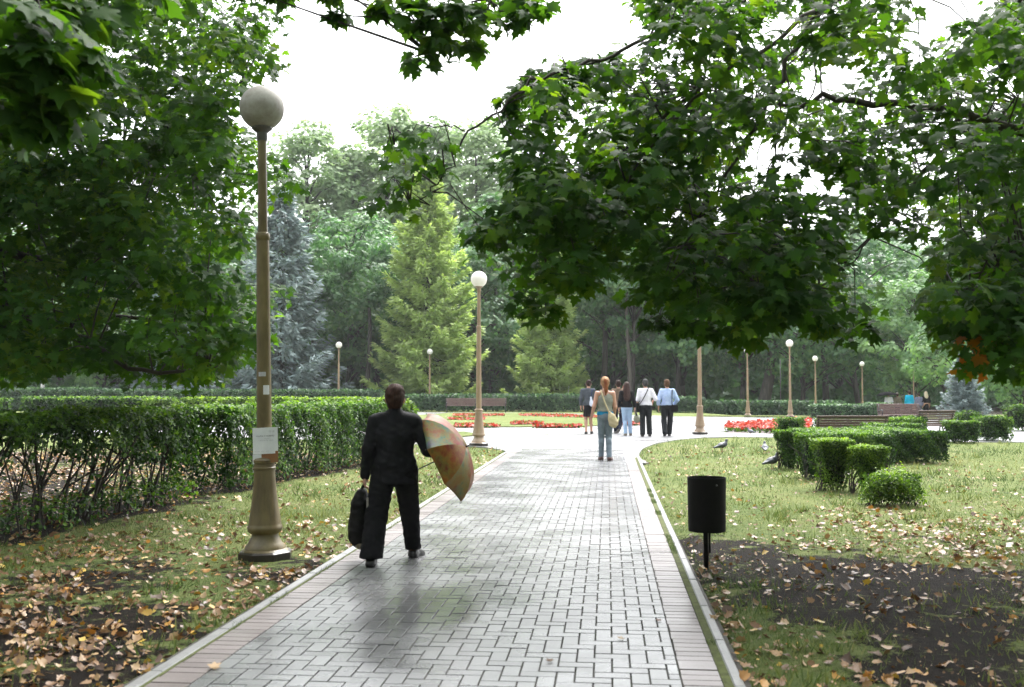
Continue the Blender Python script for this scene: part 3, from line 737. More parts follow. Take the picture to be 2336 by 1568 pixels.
for i, (a, b, Z, h, lab) in enumerate(far):
    hedge('hedge', lab, [gl(a, Z), gl(b, Z)], 2.0, .05, h, int(24 * (b - a)) + 900, .17, M_HEDGE_B, 'clipped hedges along the far side of the square', 0, 0, .035, .8, 40 + i, round_=.4, top_bias=.4)
# right-hand shrubs
SG = 'clipped shrubs on the right lawn'
def shrub(label, x0, x1, yb, h, depth, n, size, mat, **kw):
    Z = G(0, yb)[1]
    n = int(n * 1.7); size = size * .78
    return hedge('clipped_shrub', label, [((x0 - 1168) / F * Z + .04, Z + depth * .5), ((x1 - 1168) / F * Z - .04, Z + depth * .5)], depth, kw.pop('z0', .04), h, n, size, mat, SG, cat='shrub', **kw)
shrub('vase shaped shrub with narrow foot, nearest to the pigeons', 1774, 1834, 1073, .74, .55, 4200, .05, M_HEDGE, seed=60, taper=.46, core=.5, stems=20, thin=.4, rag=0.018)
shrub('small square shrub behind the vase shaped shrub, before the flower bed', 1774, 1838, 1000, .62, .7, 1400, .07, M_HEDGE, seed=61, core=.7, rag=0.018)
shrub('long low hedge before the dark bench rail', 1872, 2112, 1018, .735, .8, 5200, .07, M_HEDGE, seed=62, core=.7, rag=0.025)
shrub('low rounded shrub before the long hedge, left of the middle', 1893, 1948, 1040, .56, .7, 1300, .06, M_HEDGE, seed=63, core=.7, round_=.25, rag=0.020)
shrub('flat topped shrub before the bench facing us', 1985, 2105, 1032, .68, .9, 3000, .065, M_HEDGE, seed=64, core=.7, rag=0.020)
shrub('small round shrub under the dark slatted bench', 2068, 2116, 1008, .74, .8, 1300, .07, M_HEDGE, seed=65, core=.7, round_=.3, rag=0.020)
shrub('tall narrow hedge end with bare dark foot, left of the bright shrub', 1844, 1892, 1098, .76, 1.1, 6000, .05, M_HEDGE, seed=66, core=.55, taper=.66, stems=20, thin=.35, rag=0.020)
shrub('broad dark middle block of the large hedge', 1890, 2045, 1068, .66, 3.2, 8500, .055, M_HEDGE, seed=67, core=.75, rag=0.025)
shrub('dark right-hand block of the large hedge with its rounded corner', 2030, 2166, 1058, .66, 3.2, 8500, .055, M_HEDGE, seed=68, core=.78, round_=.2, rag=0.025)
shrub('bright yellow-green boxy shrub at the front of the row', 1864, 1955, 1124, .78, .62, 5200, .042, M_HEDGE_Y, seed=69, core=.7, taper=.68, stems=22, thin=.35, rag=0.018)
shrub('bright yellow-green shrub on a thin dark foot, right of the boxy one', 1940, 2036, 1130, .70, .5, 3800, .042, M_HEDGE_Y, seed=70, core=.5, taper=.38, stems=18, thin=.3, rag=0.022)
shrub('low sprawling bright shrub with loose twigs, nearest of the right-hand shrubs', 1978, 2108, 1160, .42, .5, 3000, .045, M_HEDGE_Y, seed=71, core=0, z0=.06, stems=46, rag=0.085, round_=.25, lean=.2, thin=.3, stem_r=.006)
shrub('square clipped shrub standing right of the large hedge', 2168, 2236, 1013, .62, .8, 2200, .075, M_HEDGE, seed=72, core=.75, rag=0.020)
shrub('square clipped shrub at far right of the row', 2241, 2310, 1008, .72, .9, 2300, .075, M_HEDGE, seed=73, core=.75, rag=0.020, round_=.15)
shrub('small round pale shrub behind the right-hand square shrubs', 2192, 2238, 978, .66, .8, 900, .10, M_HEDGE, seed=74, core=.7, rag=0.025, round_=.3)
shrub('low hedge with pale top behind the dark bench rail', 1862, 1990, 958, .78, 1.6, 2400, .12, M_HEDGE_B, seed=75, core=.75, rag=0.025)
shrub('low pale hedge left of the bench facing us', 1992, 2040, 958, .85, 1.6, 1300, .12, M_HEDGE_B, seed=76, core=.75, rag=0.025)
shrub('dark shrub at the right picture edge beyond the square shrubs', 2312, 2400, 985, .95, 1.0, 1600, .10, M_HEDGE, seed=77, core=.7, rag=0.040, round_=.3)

# ------------------------------------------------------------------ benches
def bench(label, W, mat, loc, rz):
    t = thing('park_bench', label, 'bench', loc, rz, 'slatted park benches')
    m = MB()
    for i in range(5): m.box((0, -.16 + i * .095, .43 + .006 * abs(i - 2)), (W, .078, .032), bev=.006)
    m.build('seat', mat, t)
    m = MB()
    for i in range(6): m.box((0, .27 + i * .026, .50 + i * .068), (W, .026, .056), bev=.006)
    m.box((0, .43, .885), (W, .07, .03), bev=.008)
    m.build('backrest', mat, t)
    for sx in (-1, 1):
        x = sx * (W / 2 - .06); m = MB()
        m.tube([(x, -.20, .0), (x, -.17, .12), (x, -.21, .27), (x, -.19, .40), (x, 0, .41), (x, .24, .42)], .022, 8)
        m.tube([(x, .36, .0), (x, .29, .13), (x, .23, .30), (x, .25, .45), (x, .33, .66), (x, .41, .88)], .022, 8)
        m.tube([(x, -.19, .40), (x, -.25, .55), (x, -.20, .64), (x, -.06, .65), (x, .12, .62), (x, .31, .63)], .02, 8)
        m.tube([(x, -.19, .05), (x, .0, .16), (x, .31, .06)], .014, 6)
        o = m.build('end_frame', M_IRON, t, smooth=True)
    return t
bench('long brown bench with one slatted back, left half before the far hedge', 1.98, M_WOOD2, ((1052 - 1168) / F * 66, 66, .02), 0)
bench('brown bench before the far hedge, right half of the pair behind the lamp', 1.98, M_WOOD2, ((1120 - 1168) / F * 66, 66, .02), 0)
bench('dark bench seen from behind, only its rail above the long low hedge', 1.92, M_WOOD, ((1946 - 1168) / F * 27.5, 28.0, -.06), math.pi)
bench('brown slatted bench facing the square, below the people in the distance', 1.75, M_WOOD2, ((2064 - 1168) / F * 42.5, 43, .016), R(-4))
bench('dark slatted bench turned away, its curved leg right of the large hedge', 1.30, M_WOOD, ((2130 - 1168) / F * 30.5, 31, .016), R(197))

# ------------------------------------------------------------------ flower beds
FG = 'beds of red flowers in the square'
def flower_bed(label, pix, n, size, h=.2, z=.05):
    poly = [tuple(G(x, y, z)[:2]) for x, y in pix]; P_ = np.array(poly)
    org = np.array([P_[:, 0].mean(), P_[:, 1].mean(), z])
    t = thing('flower_bed', label, 'flower bed', org, 0, FG)
    def fill(n):
        out = []; c = 0
        while c < n:
            x = rng.uniform(P_[:, 0].min(), P_[:, 0].max(), 4 * n); y = rng.uniform(P_[:, 1].min(), P_[:, 1].max(), 4 * n); k = in_poly(x, y, poly)
            out.append(np.stack([x[k], y[k]], 1)); c += k.sum()
        return np.concatenate(out)[:n]
    q = fill(n); hh = h * (1 + .3 * vnoise(q[:, 0], q[:, 1], 3.0, 61))
    mobj('blossoms', leaf_mesh('blossoms', (LOBE_V, LOBE_F), np.stack([q[:, 0], q[:, 1], z + hh * rng.uniform(.75, 1.1, n)], 1), rng.normal(size=(n, 3)) * .6 + (0, -.3, .9), size * rng.uniform(.7, 1.3, n), rng.uniform(0, 1, n), M_FLOWER, None, org), t)
    q = fill(n // 2)
    mobj('leaves', leaf_mesh('leaves', (CARD_V, CARD_F), np.stack([q[:, 0], q[:, 1], z + h * rng.uniform(.1, .7, n // 2)], 1), rng.normal(size=(n // 2, 3)) + (0, 0, .6), size * 1.2, rng.uniform(0, .8, n // 2), M_HEDGE, None, org), t)
flower_bed('large triangular red flower bed on the paving left of the vase shaped shrub', [(1652, 986), (1665, 981), (1745, 971), (1850, 968), (1850, 985), (1770, 990)], 2600, .11, .22, .02)
for i, (lab, pix, n) in enumerate([
    ('long red flower bed before the brown bench', [(1033, 947), (1148, 947), (1150, 949), (1100, 949.5), (1036, 949)], 900),
    ('longest red flower bed, left of the woman in the black skirt', [(1182, 947), (1215, 946), (1340, 950), (1400, 953), (1400, 955), (1330, 953), (1190, 949)], 1300),
    ('thin red flower bed left of the mid lamp, second row', [(1022, 956), (1030, 955), (1106, 956), (1104, 958), (1024, 958)], 700),
    ('front red flower bed crossing behind the mid lamp', [(1036, 971), (1060, 969), (1110, 971), (1142, 973), (1130, 974), (1040, 974)], 800),
    ('red flower bed in the middle of the flower lawn', [(1164, 967), (1190, 964), (1240, 966), (1238, 968), (1170, 969)], 800),
    ('thin front red flower bed right of the middle of the flower lawn', [(1216, 974), (1250, 972), (1330, 973), (1312, 974.6), (1220, 975)], 700),
    ('short red flower bed behind the woman with the beige bag', [(1384, 968), (1400, 966), (1462, 966), (1460, 969), (1388, 969)], 600)]):
    flower_bed(lab, pix, n, .10, .045, .06)

# ------------------------------------------------------------------ wood behind the square
def broad_tree_meshes(seed, H, RX, base, nc, per, size, mat, name, tall=1.0, gaps=.0):
    """tapered trunk with limbs, crown of leafy clumps over an uneven outline"""
    rg = np.random.default_rng(seed)
    tr = MB(); r0 = .028 * H ** .95
    tt = np.linspace(0, 1, 8); sway = rg.normal(0, .25, 2)
    trunk = np.stack([sway[0] * np.sin(tt * 3), sway[1] * np.sin(tt * 2.3), tt * H * .86], 1)
    tr.tube(trunk - (0, 0, .1), r0 * (1.15 - tt) ** .8 * .5 + .02, 9)
    cz = base + (H - base) * .5; hz = (H - base) * .5
    C = []; Rr = []
    while len(C) < nc:
        d = unit(rg.normal(size=3)); q = rg.uniform(.5, 1) ** .5
        lob = 1 + .22 * math.sin(3 * math.atan2(d[1], d[0]) + seed) + .16 * math.sin(5 * d[2] + 2 * seed)
        w = RX * lob * (1 - .35 * max(0, d[2]) * tall)
        p = np.array([d[0] * w * q, d[1] * w * q, cz + d[2] * hz * q * (1 + .08 * math.sin(7 * d[0] + seed))])
        if p[2] < base * .75: continue
        C.append(p); Rr.append(rg.uniform(.6, 1.25) * RX * .26)
    C = np.array(C); Rr = np.array(Rr)
    for c in C[:: max(1, nc // 26)]:
        z0 = max(base * .6, min(H * .8, c[2] - abs(rg.normal(1.5, .8)) - .25 * np.hypot(c[0], c[1]))); b = np.array([np.interp(z0, trunk[:, 2], trunk[:, k]) for k in (0, 1)] + [z0])
        mid = (b + c) / 2 + (0, 0, .4); tr.tube([b, mid, c], [r0 * .22, r0 * .14, .02], 5)
    pts, d, ci = clump_points(C, Rr, per, .62, rg)
    k = rg.random(len(pts)) < np.where(d[:, 2] < -.35, .45, 1.0)
    pts, d, ci = pts[k], d[k], ci[k]
    out = unit(pts - (0, 0, cz * .9))
    nr = d * .7 + out * .5 + (0, 0, .55) + rg.normal(0, .35, pts.shape)
    tn = np.clip(rg.uniform(.1, .8, nc)[ci] + rg.normal(0, .16, len(pts)), 0, 1)
    return (raw_from(tr, 'trunk', M_BARK2 if seed % 3 == 0 else M_BARK), leaf_mesh('crown', (LOBE_V, LOBE_F), pts, nr, size * rg.uniform(.7, 1.35, len(pts)), tn, mat, rg=rg))
def raw_from(mb, name, mats):
    V = np.concatenate(mb.V); tot = [len(f) for f in mb.F]; st = np.concatenate([[0], np.cumsum(tot)[:-1]])
    return raw_mesh(name, V, [i for f in mb.F for i in f], st, tot, mats, True, mb.M)
def conifer_meshes(seed, H, RX, base, whorls, size, mat, droop, per, up=.25, power=.75, dense=1.0):
    rg = np.random.default_rng(seed); tr = MB()
    tt = np.linspace(0, 1, 6); tr.tube(np.stack([0 * tt, 0 * tt, tt * H - .1], 1), .014 * H * (1.05 - tt) + .01, 8)
    PP, NN, DD, TT = [], [], [], []
    for w in range(whorls):
        f = (w + rg.uniform(-.3, .3)) / whorls; z = base + (H - base) * np.clip(f, 0, 1); L0 = RX * (1 - np.clip(f, 0, 1)) ** power + .15
        nb = int(rg.integers(5, 8)); a0 = rg.uniform(0, 6.28)
        for b in range(nb):
            a = a0 + 6.283 * b / nb + rg.normal(0, .2); L = L0 * rg.uniform(.62, 1.16)
            u = np.linspace(0, 1, 6); zz = z - droop * L * np.sin(u * 2.2) + up * L * u ** 2
            pl = np.stack([np.cos(a) * L * u, np.sin(a) * L * u, zz], 1)
            tr.tube(pl, .022 * (1.1 - u) * (H / 14), 4)
            n = int(per * (L / RX + .25) * dense); uu = rg.uniform(.12, 1, n) ** .75
            q = np.stack([np.interp(uu, u, pl[:, k]) for k in range(3)], 1)
            side = np.array([-np.sin(a), np.cos(a), 0]); wd = (.30 * L * (1 - uu) + .16)
            sg = rg.uniform(-1, 1, n); q = q + side * (sg * wd)[:, None] * 1.0; q[:, 2] -= np.abs(sg) * wd * .25 + rg.uniform(0, .22, n) * (1 + droop)
            dirv = np.array([np.cos(a), np.sin(a), -.15]) + side * (sg * .9)[:, None] + rg.normal(0, .3, (n, 3))
            PP.append(q); DD.append(dirv); NN.append(np.array([0, 0, 1.0]) + rg.normal(0, .45, (n, 3)) + np.array([np.cos(a), np.sin(a), 0]) * .35)
            TT.append(np.clip(rg.uniform(.2, .7) + rg.normal(0, .18, n) + .15 * (uu - .5), 0, 1))
    pos = np.concatenate(PP); n = len(pos)
    return raw_from(tr, 'trunk', M_BARK), leaf_mesh('crown', (NEEDLE_V, NEEDLE_F), pos, np.concatenate(NN), size * rg.uniform(.7, 1.3, n), np.concatenate(TT), mat, np.concatenate(DD), rg=rg)
KIND = {
    'lime': broad_tree_meshes(3, 17, 5.2, 3.2, 120, 80, .34, M_BROAD, 'lime'),
    'oak': broad_tree_meshes(5, 15, 5.8, 2.8, 120, 80, .34, M_BROAD, 'oak'),
    'round': broad_tree_meshes(8, 12, 4.6, 2.2, 100, 80, .32, M_PALE, 'round'),
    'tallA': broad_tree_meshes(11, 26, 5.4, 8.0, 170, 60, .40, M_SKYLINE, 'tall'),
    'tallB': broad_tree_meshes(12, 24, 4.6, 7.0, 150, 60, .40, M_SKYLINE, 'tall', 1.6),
    'slim': broad_tree_meshes(14, 16, 3.0, 5.0, 70, 70, .32, M_BROAD, 'slim', 1.3),
    'larch': conifer_meshes(21, 18, 4.0, 1.6, 40, .46, M_LARCH, .26, 190, .30, .58),
    'spruce': conifer_meshes(22, 15, 4.1, .9, 36, .52, M_SPRUCE, .42, 105, .36, .72),
}
made = {}
def tree(kind, px, Z, k, label, cat='tree', group=None, rz=None, name=None, sz=1.0):
    name = name or {'larch': 'larch_tree', 'spruce': 'spruce_tree'}.get(kind, 'broadleaf_tree')
    x = (px - 1168) / F * Z
    t = thing(name, label, cat, (x, Z, float(ground_z(x, Z))), rng.uniform(0, 6.28) if rz is None else rz, group)
    t.scale = (k, k, k * sz)
    for nm, me in zip(('trunk', 'crown'), KIND[kind]): mobj(nm, me, t)
    return t
tree('larch', 975, 79, 1.04, 'tall bright yellow-green larch in the centre, left of the mid lamp')
tree('larch', 1252, 79, .76, 'shorter bright yellow-green larch right of the mid lamp')
tree('spruce', 640, 77, 1.13, 'blue-grey spruce just right of the nearest lamp post')
tree('spruce', 395, 84, 1.12, 'pale blue-grey spruce seen through gaps in the left maple')
tree('spruce', 2196, 47, .27, 'low blue-grey spruce at the right, beside the distant people', sz=.8)
front = [('oak', 790, 89, 1.1, 'broad dark green tree between the blue spruce and the larch'), ('lime', 870, 95, 1.0, 'dark tree close behind the left side of the tall larch'),
         ('lime', 1110, 93, 1.1, 'dark tree behind the mid lamp between the two larches'), ('oak', 1400, 86, .95, 'dark green tree directly above the walking group'),
         ('slim', 1440, 79, .9, 'slender tree with a bare pale trunk above the long haired woman'), ('oak', 1560, 82, .95, 'broad dark tree behind the lamp with the hidden globe'),
         ('lime', 1690, 80, .9, 'dark tree behind the lamps above the red flower triangle'), ('oak', 1830, 78, .85, 'dark tree behind the lamp whose globe touches leaves'),
         ('lime', 1960, 82, .92, 'dark green tree above the dark bench rail'), ('round', 2080, 74, .85, 'pale green tree above the distant people'),
         ('round', 2200, 62, .62, 'pale leafy tree at the right, behind the rust-brown maple leaves'), ('round', 2330, 50, .50, 'small pale tree at the right picture edge'),
         ('round', 765, 96, 1.22, 'pale green tree behind and left of the broad dark tree'), ('oak', 520, 90, 1.05, 'dark tree behind the upper part of the nearest lamp'),
         ('round', 230, 80, .95, 'green tree behind the blue-green hedge at left'), ('oak', 60, 82, 1.0, 'dark tree behind the left maple at the picture edge')]
for kd, px, Z, k, lab in front: tree(kd, px, Z, k, lab, group='trees along the front of the wood')
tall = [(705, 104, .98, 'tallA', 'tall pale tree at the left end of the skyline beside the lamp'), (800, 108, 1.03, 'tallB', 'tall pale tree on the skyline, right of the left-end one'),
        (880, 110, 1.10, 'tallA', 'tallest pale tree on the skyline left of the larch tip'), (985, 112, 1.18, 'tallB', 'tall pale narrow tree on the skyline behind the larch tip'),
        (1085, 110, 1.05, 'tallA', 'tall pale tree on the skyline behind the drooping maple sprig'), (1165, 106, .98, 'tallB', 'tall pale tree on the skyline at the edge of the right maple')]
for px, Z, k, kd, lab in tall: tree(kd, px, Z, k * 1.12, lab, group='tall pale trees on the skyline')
for i, (x, y, kd, k) in enumerate(((-9, -16, 'oak', 1.0), (2, -20, 'lime', 1.05), (11, -15, 'oak', 1.0), (20, -9, 'lime', 1.0), (-19, -8, 'lime', 1.0), (-25, 4, 'oak', 1.0), (24, 4, 'oak', .95), (-14, -27, 'lime', 1.2), (8, -29, 'oak', 1.2), (22, -24, 'lime', 1.2), (-28, -18, 'oak', 1.2))):
    t = tree(kd, 1168, 50, k, 'unseen broadleaf tree added outside the picture to block low sky light', group='unseen trees added to block light'); t.location = (x, y, 0)  # out-of-view trees, added to block low skylight from behind and beside
BG_LABEL = 'broadleaf tree within the dense dark wood beyond the far hedge'
i = 0
for row, (Z, step, ks, kinds) in enumerate(((92, 135, .95, ('lime', 'oak', 'slim')), (101, 120, 1.0, ('oak', 'lime', 'round')), (114, 130, 1.1, ('lime', 'slim', 'oak')), (128, 150, 1.15, ('oak', 'lime')))):
    px = -260 + row * 47
    while px < 2650:
        if not (row == 2 and 650 < px < 1220 and False):
            kd = kinds[i % len(kinds)]
            if kd.startswith('tall') and (px < 650 or px > 1230): kd = 'lime'
            k = ks * rng.uniform(.85, 1.1)
            if 650 < px < 1230: k *= .85
            tree(kd, px + rng.uniform(-30, 30), Z + rng.uniform(-4, 4), k, BG_LABEL, group='trees in the depth of the wood', name='wood_tree')
        i += 1; px += step
# bare trunks that stand near the edge of the wood
def bare_trunk(px, Z, r, h, lean, label, mat):
    x = (px - 1168) / F * Z; t = thing('bare_trunk_tree', label, 'tree', (x, Z, 0), 0, 'bare trunks at the edge of the wood')
    tt = np.linspace(0, 1, 7); m = MB(); m.tube(np.stack([lean * h * tt + .12 * np.sin(tt * 5 + px), .1 * np.sin(tt * 4), -.1 + h * tt], 1), r * (1.12 - .5 * tt) + .12 * r * (tt < .05), 10)
    m.build('trunk', mat, t, smooth=True)
    rg = np.random.default_rng(int(px)); c = np.array([[lean * h + rg.normal(0, 1.7), rg.normal(0, 1.5), h + rg.uniform(-.6, 4.5)] for _ in range(46)])
    p, d, ci = clump_points(c, rg.uniform(.6, 1.2, 46), 60, .6, rg)
    mobj('crown', leaf_mesh('crown', (LOBE_V, LOBE_F), p, d + (0, 0, .7), .3 * rg.uniform(.7, 1.3, len(p)), np.clip(rg.uniform(.1, .6, 46)[ci] + rg.normal(0, .15, len(p)), 0, 1), M_BROAD, rg=rg), t)
for a in ((1433, 73, .16, 6.5, 0, 'pale straight trunk rising behind the long haired woman', M_BARK2), (1740, 74, .42, 5.5, .16, 'thick leaning grey trunk behind the far hedge, between two lamps', M_BARK2),
          (1003, 74, .2, 6, -.02, 'dark trunk just right of the small lamp by the larch', M_BARK), (1375, 76, .26, 6, .02, 'dark trunk behind the woman in the grey jacket', M_BARK),
          (712, 75, .22, 6, .03, 'dark trunk at the foot of the blue spruce', M_BARK), (840, 76, .2, 6, 0, 'dark trunk behind the rounded end of the long hedge', M_BARK),
          (1545, 75, .2, 6, 0, 'dark trunk behind the man in the blue shirt', M_BARK), (1880, 75, .24, 6, .02, 'dark trunk right of the lamp above the bench rail', M_BARK),
          (300, 78, .26, 6, .05, 'dark trunk behind the gap in the blue-green hedges', M_BARK), (500, 79, .3, 6, 0, 'dark trunk behind the hedge, left of the nearest lamp', M_BARK2)):
    bare_trunk(a[0], a[1] + (11 if 900 < a[0] < 1300 else 5), a[2], a[3] + 2.5, *a[4:])
# thick undergrowth closing the depth of the wood
n = 40000
ux = rng.uniform(-75, 75, n); uy = rng.uniform(87, 140, n); uz = rng.uniform(0, 1, n) ** 1.2 * (5.5 + 2 * vnoise(ux, uy, .35, 71))
tag(mobj('undergrowth', leaf_mesh('undergrowth', (LOBE_V, LOBE_F), np.stack([ux, uy, uz], 1), rng.normal(size=(n, 3)) + (0, -.4, .5), rng.uniform(.5, 1.0, n), rng.uniform(0, .6, n), M_BROAD)), 'dark undergrowth filling the depth of the wood', 'undergrowth', kind='stuff')
for px, Z, h, w, lab in ((1780, 72, 3.6, .06, 'thin pale pole between two lamps behind the far hedge'), (98, 78, 1.9, .28, 'small white post standing in front of the wood at far left'), (1297, 78, 1.75, .10, 'thin pale post at the wood edge right of the mid lamp'), (1270, 90, 1.7, .5, 'small pale board deep in the wood right of the mid lamp')):
    x = (px - 1168) / F * Z; t = thing('boundary_post', lab, 'post', (x, Z, 0))
    MB().lathe([(w * .5, -.05), (w * .5, h * .96), (w * .3, h)], 10).build('shaft', M_GLOBE if h < 2 else M_KERB, t, smooth=True)
    MB().lathe([(w * .8, -.05), (w * .8, .12), (w * .55, .16)], 10).build('foot', M_KERB, t)

# ------------------------------------------------------------------ maples that hang into the picture
def limbs_to(mb, limbs, centres, rg, r=.010, sides=4):
    """thin twigs from the nearest limb point to each leafy clump"""
    L = np.concatenate([np.stack([np.interp(np.linspace(0, len(l) - 1, 40), np.arange(len(l)), np.array(l)[:, k]) for k in range(3)], 1) for l in limbs])
    for c in centres:
        d = np.linalg.norm(L - c, axis=1) + .8 * np.maximum(0, c[2] - L[:, 2] - .6); b = L[np.argmin(d)]
        if np.linalg.norm(b - c) > 2.6: continue
        mid = (b + c) / 2 + rg.normal(0, .06, 3) + (0, 0, .10)
        mb.tube([b, mid, c], [r * 1.4, r, r * .5], sides)
def maple(name, label, base, trunk, limbs, centres, radii, per, size, tintlo, tinthi, seed, rust=None, flat=.5, face=.35, lt=1.0, tw=.010):
    rg = np.random.default_rng(seed); base = np.array(base, float)
    t = thing(name, label, 'tree', base)
    mb = MB(); mb.tube([np.array(p[:3]) for p in trunk], [p[3] for p in trunk], 14)
    for l, r0, r1 in limbs:
        q = np.array(l, float); r0 *= lt; r1 *= lt; k = np.linspace(0, 1, 4 * len(q)); s = k * (len(q) - 1)
        pp = np.stack([np.interp(s, np.arange(len(q)), q[:, j]) for j in range(3)], 1); pp[1:-1] += rg.normal(0, .02, pp[1:-1].shape)
        mb.tube(pp, r0 + (r1 - r0) * k, 7)
    C = np.array(centres)
    limbs_to(mb, [l for l, _, _ in limbs], C, rg, tw)
    mb.build('trunk', M_BARK, t, smooth=True, org=base)
    pts, d, ci = clump_points(C, radii, per, flat, rg)
    toward = unit(np.array([0, 0, HC]) - pts)
    nr = (0, 0, 1.0) + d * .55 + toward * face + rg.normal(0, .42, pts.shape)
    direc = d * (1, 1, .3) + (0, 0, -.45) + rg.normal(0, .4, pts.shape)
    tn = np.clip(rg.uniform(tintlo, tinthi, len(C))[ci] + rg.normal(0, .13, len(pts)), 0, .90)
    if rust is not None:
        px, py = project(pts); m = (np.hypot(px - rust[0], py - rust[1]) < rust[2]) & (rg.random(len(pts)) < .22); tn[m] = rg.uniform(.95, 1, m.sum())
    mobj('crown', leaf_mesh('crown', (MAPLE_V, MAPLE_F), pts, nr, size * rg.uniform(.65, 1.25, len(pts)), tn, M_MAPLE, direc, base, rg=rg), t)
    return t
def sample_region(poly, holes, n, z0, z1, rg, weight=None):
    P_ = np.array(poly); out = []
    while len(out) < n:
        x, y = rg.uniform(P_[:, 0].min(), P_[:, 0].max()), rg.uniform(P_[:, 1].min(), P_[:, 1].max())
        if not in_poly(np.array([x]), np.array([y]), poly)[0]: continue
        if any(math.hypot(x - h[0], y - h[1]) < h[2] for h in holes): continue
        if weight is not None and rg.random() > weight(x, y): continue
        p = P(x, y, rg.uniform(z0, z1))
        if p[2] < .9: continue
        out.append(p)
    return out
rgm = np.random.default_rng(5)
# left maple: trunk beyond the left edge of the picture
polyL = [(-260, -40), (490, -40), (510, 40), (600, 20), (610, 95), (595, 190), (580, 300), (620, 330), (635, 385), (600, 455), (555, 470), (530, 520), (575, 560), (595, 640), (590, 760), (610, 835), (520, 830), (440, 862), (330, 845), (230, 845), (120, 850), (-260, 850)]
holesL = [(400, 85, 34), (310, 70, 26), (322, 282, 36), (170, 385, 34), (70, 310, 20), (420, 400, 26), (390, 480, 30), (60, 340, 16), (520, 440, 22)]
cL = sample_region(polyL, holesL, 430, 11.0, 16.0, rgm, lambda x, y: .75 if y < 430 and x > 0 else 1.0)
nin = len(cL)
for _ in range(190):   # the rest of the crown, above and left of the picture
    a = rgm.uniform(0, 6.28); rr_ = 5.0 * math.sqrt(rgm.random()); p = np.array([-8.6 + rr_ * math.cos(a), 13.5 + rr_ * math.sin(a), rgm.uniform(3.5, 10.5)])
    u, v = project(p[None]); 
    if u[0] > -60 and v[0] > -80: continue
    cL.append(p)
bL = (-8.6, 13.6, 0)
limL = [([(-8.6, 13.6, 2.6), P(0, 690, 12.6), P(150, 755, 12.4), P(300, 845, 12.2), P(470, 850, 12.3)], .075, .014),
        ([(-8.6, 13.6, 3.2), P(-20, 560, 13), P(130, 610, 13.2), P(240, 640, 13.4), P(420, 610, 13.8)], .10, .012),
        ([(-8.6, 13.6, 4.0), P(-20, 330, 12.8), P(160, 320, 13.0), P(285, 342, 13.2), P(440, 410, 13.5)], .075, .012),
        ([(-8.6, 13.6, 4.8), P(180, 400, 14.4), P(290, 380, 14.2), P(370, 340, 14.2), P(560, 180, 14)], .08, .012),
        ([(-8.6, 13.6, 5.2), P(60, 160, 13.5), P(240, 60, 13.5), P(420, -40, 13.5)], .09, .012),
        ([(-8.6, 13.6, 2.4), P(60, 640, 14.5), P(250, 720, 14.8), P(540, 740, 15)], .08, .012),
        ([(-8.6, 13.6, 5.0), (-8.9, 13.2, 8.0), (-8.6, 13.4, 10.4)], .15, .03), ([(-8.6, 13.6, 4.6), (-11, 14.5, 6.5), (-12.6, 15, 7.4)], .10, .02)]
maple('maple_tree', 'big maple whose dense green crown fills the left of the picture', bL, [(-8.55, 13.6, -.1, .30), (-8.6, 13.6, .4, .24), (-8.62, 13.6, 2.6, .20), (-8.6, 13.6, 5.0, .16)], limL, cL, rgm.uniform(.32, .55, len(cL)), 88, .110, .15, .78, 71, flat=.62, face=.55)

# right maple: trunk beyond the right edge of the picture
polyR = [(1165, 470), (1180, 300), (1235, 150), (1330, 130), (1450, 130), (1475, -40), (2420, -40), (2420, 850), (2290, 830), (2205, 790), (2150, 700), (2140, 600), (2060, 560), (1985, 600), (1975, 730), (1900, 735), (1830, 700), (1700, 740), (1590, 735), (1500, 700), (1440, 600), (1330, 585), (1290, 650), (1205, 700), (1165, 620), (1120, 545)]
holesR = [(2125, 15, 115), (1911, 180, 80), (1785, 75, 75), (1868, 440, 84), (1800, 235, 40), (2110, 340, 50), (2290, 200, 62), (2050, 650, 125), (1400, 215, 20), (2010, 300, 40), (2090, 480, 50), (2150, 570, 45)]
cR = sample_region(polyR, holesR, 400, 7.2, 11.5, rgm, lambda x, y: (.85 if y > 330 and x < 1950 else .9))
rR = rgm.uniform(.24, .40, len(cR)).tolist()
cR += sample_region([(1190, 640), (1290, 690), (1270, 600), (1480, 560), (1560, 735), (1700, 760), (1830, 700), (1960, 735), (1990, 560), (1900, 420), (1250, 380)], [(1868, 440, 55)], 60, 7.4, 9.5, rgm); rR += rgm.uniform(.22, .34, 60).tolist()
cR += sample_region([(2140, 560), (2420, 500), (2420, 850), (2280, 820), (2180, 760)], [], 40, 7.0, 9.5, rgm); rR += rgm.uniform(.22, .34, 40).tolist()
# fringes: single sprays at the outline
for x, y in ((1235, 175), (1265, 225), (1300, 165), (1390, 150), (1215, 320), (1200, 400), (1150, 480), (1110, 545), (1130, 520), (1190, 690), (1245, 720), (1330, 640), (1500, 735), (1545, 740), (1600, 750), (1690, 770), (1880, 745), (1955, 760), (1830, 690), (2150, 740), (2230, 830), (2320, 850), (2130, 690)):
    cR.append(P(x, y, rgm.uniform(7.6, 8.8))); rR.append(rgm.uniform(.12, .2))
sprig0 = len(cR)
for x, y in ((880, 340), (925, 315), (960, 310), (985, 370), (945, 395), (905, 410), (880, 450), (940, 440), (985, 335), (860, 455), (930, 480), (900, 370), (1000, 395)):
    cR.append(P(x, y, rgm.uniform(7.7, 8.1))); rR.append(rgm.uniform(.13, .19))
for x, y in ((1160, 225), (1190, 205), (1165, 240)): cR.append(P(x, y, 8)); rR.append(.07)
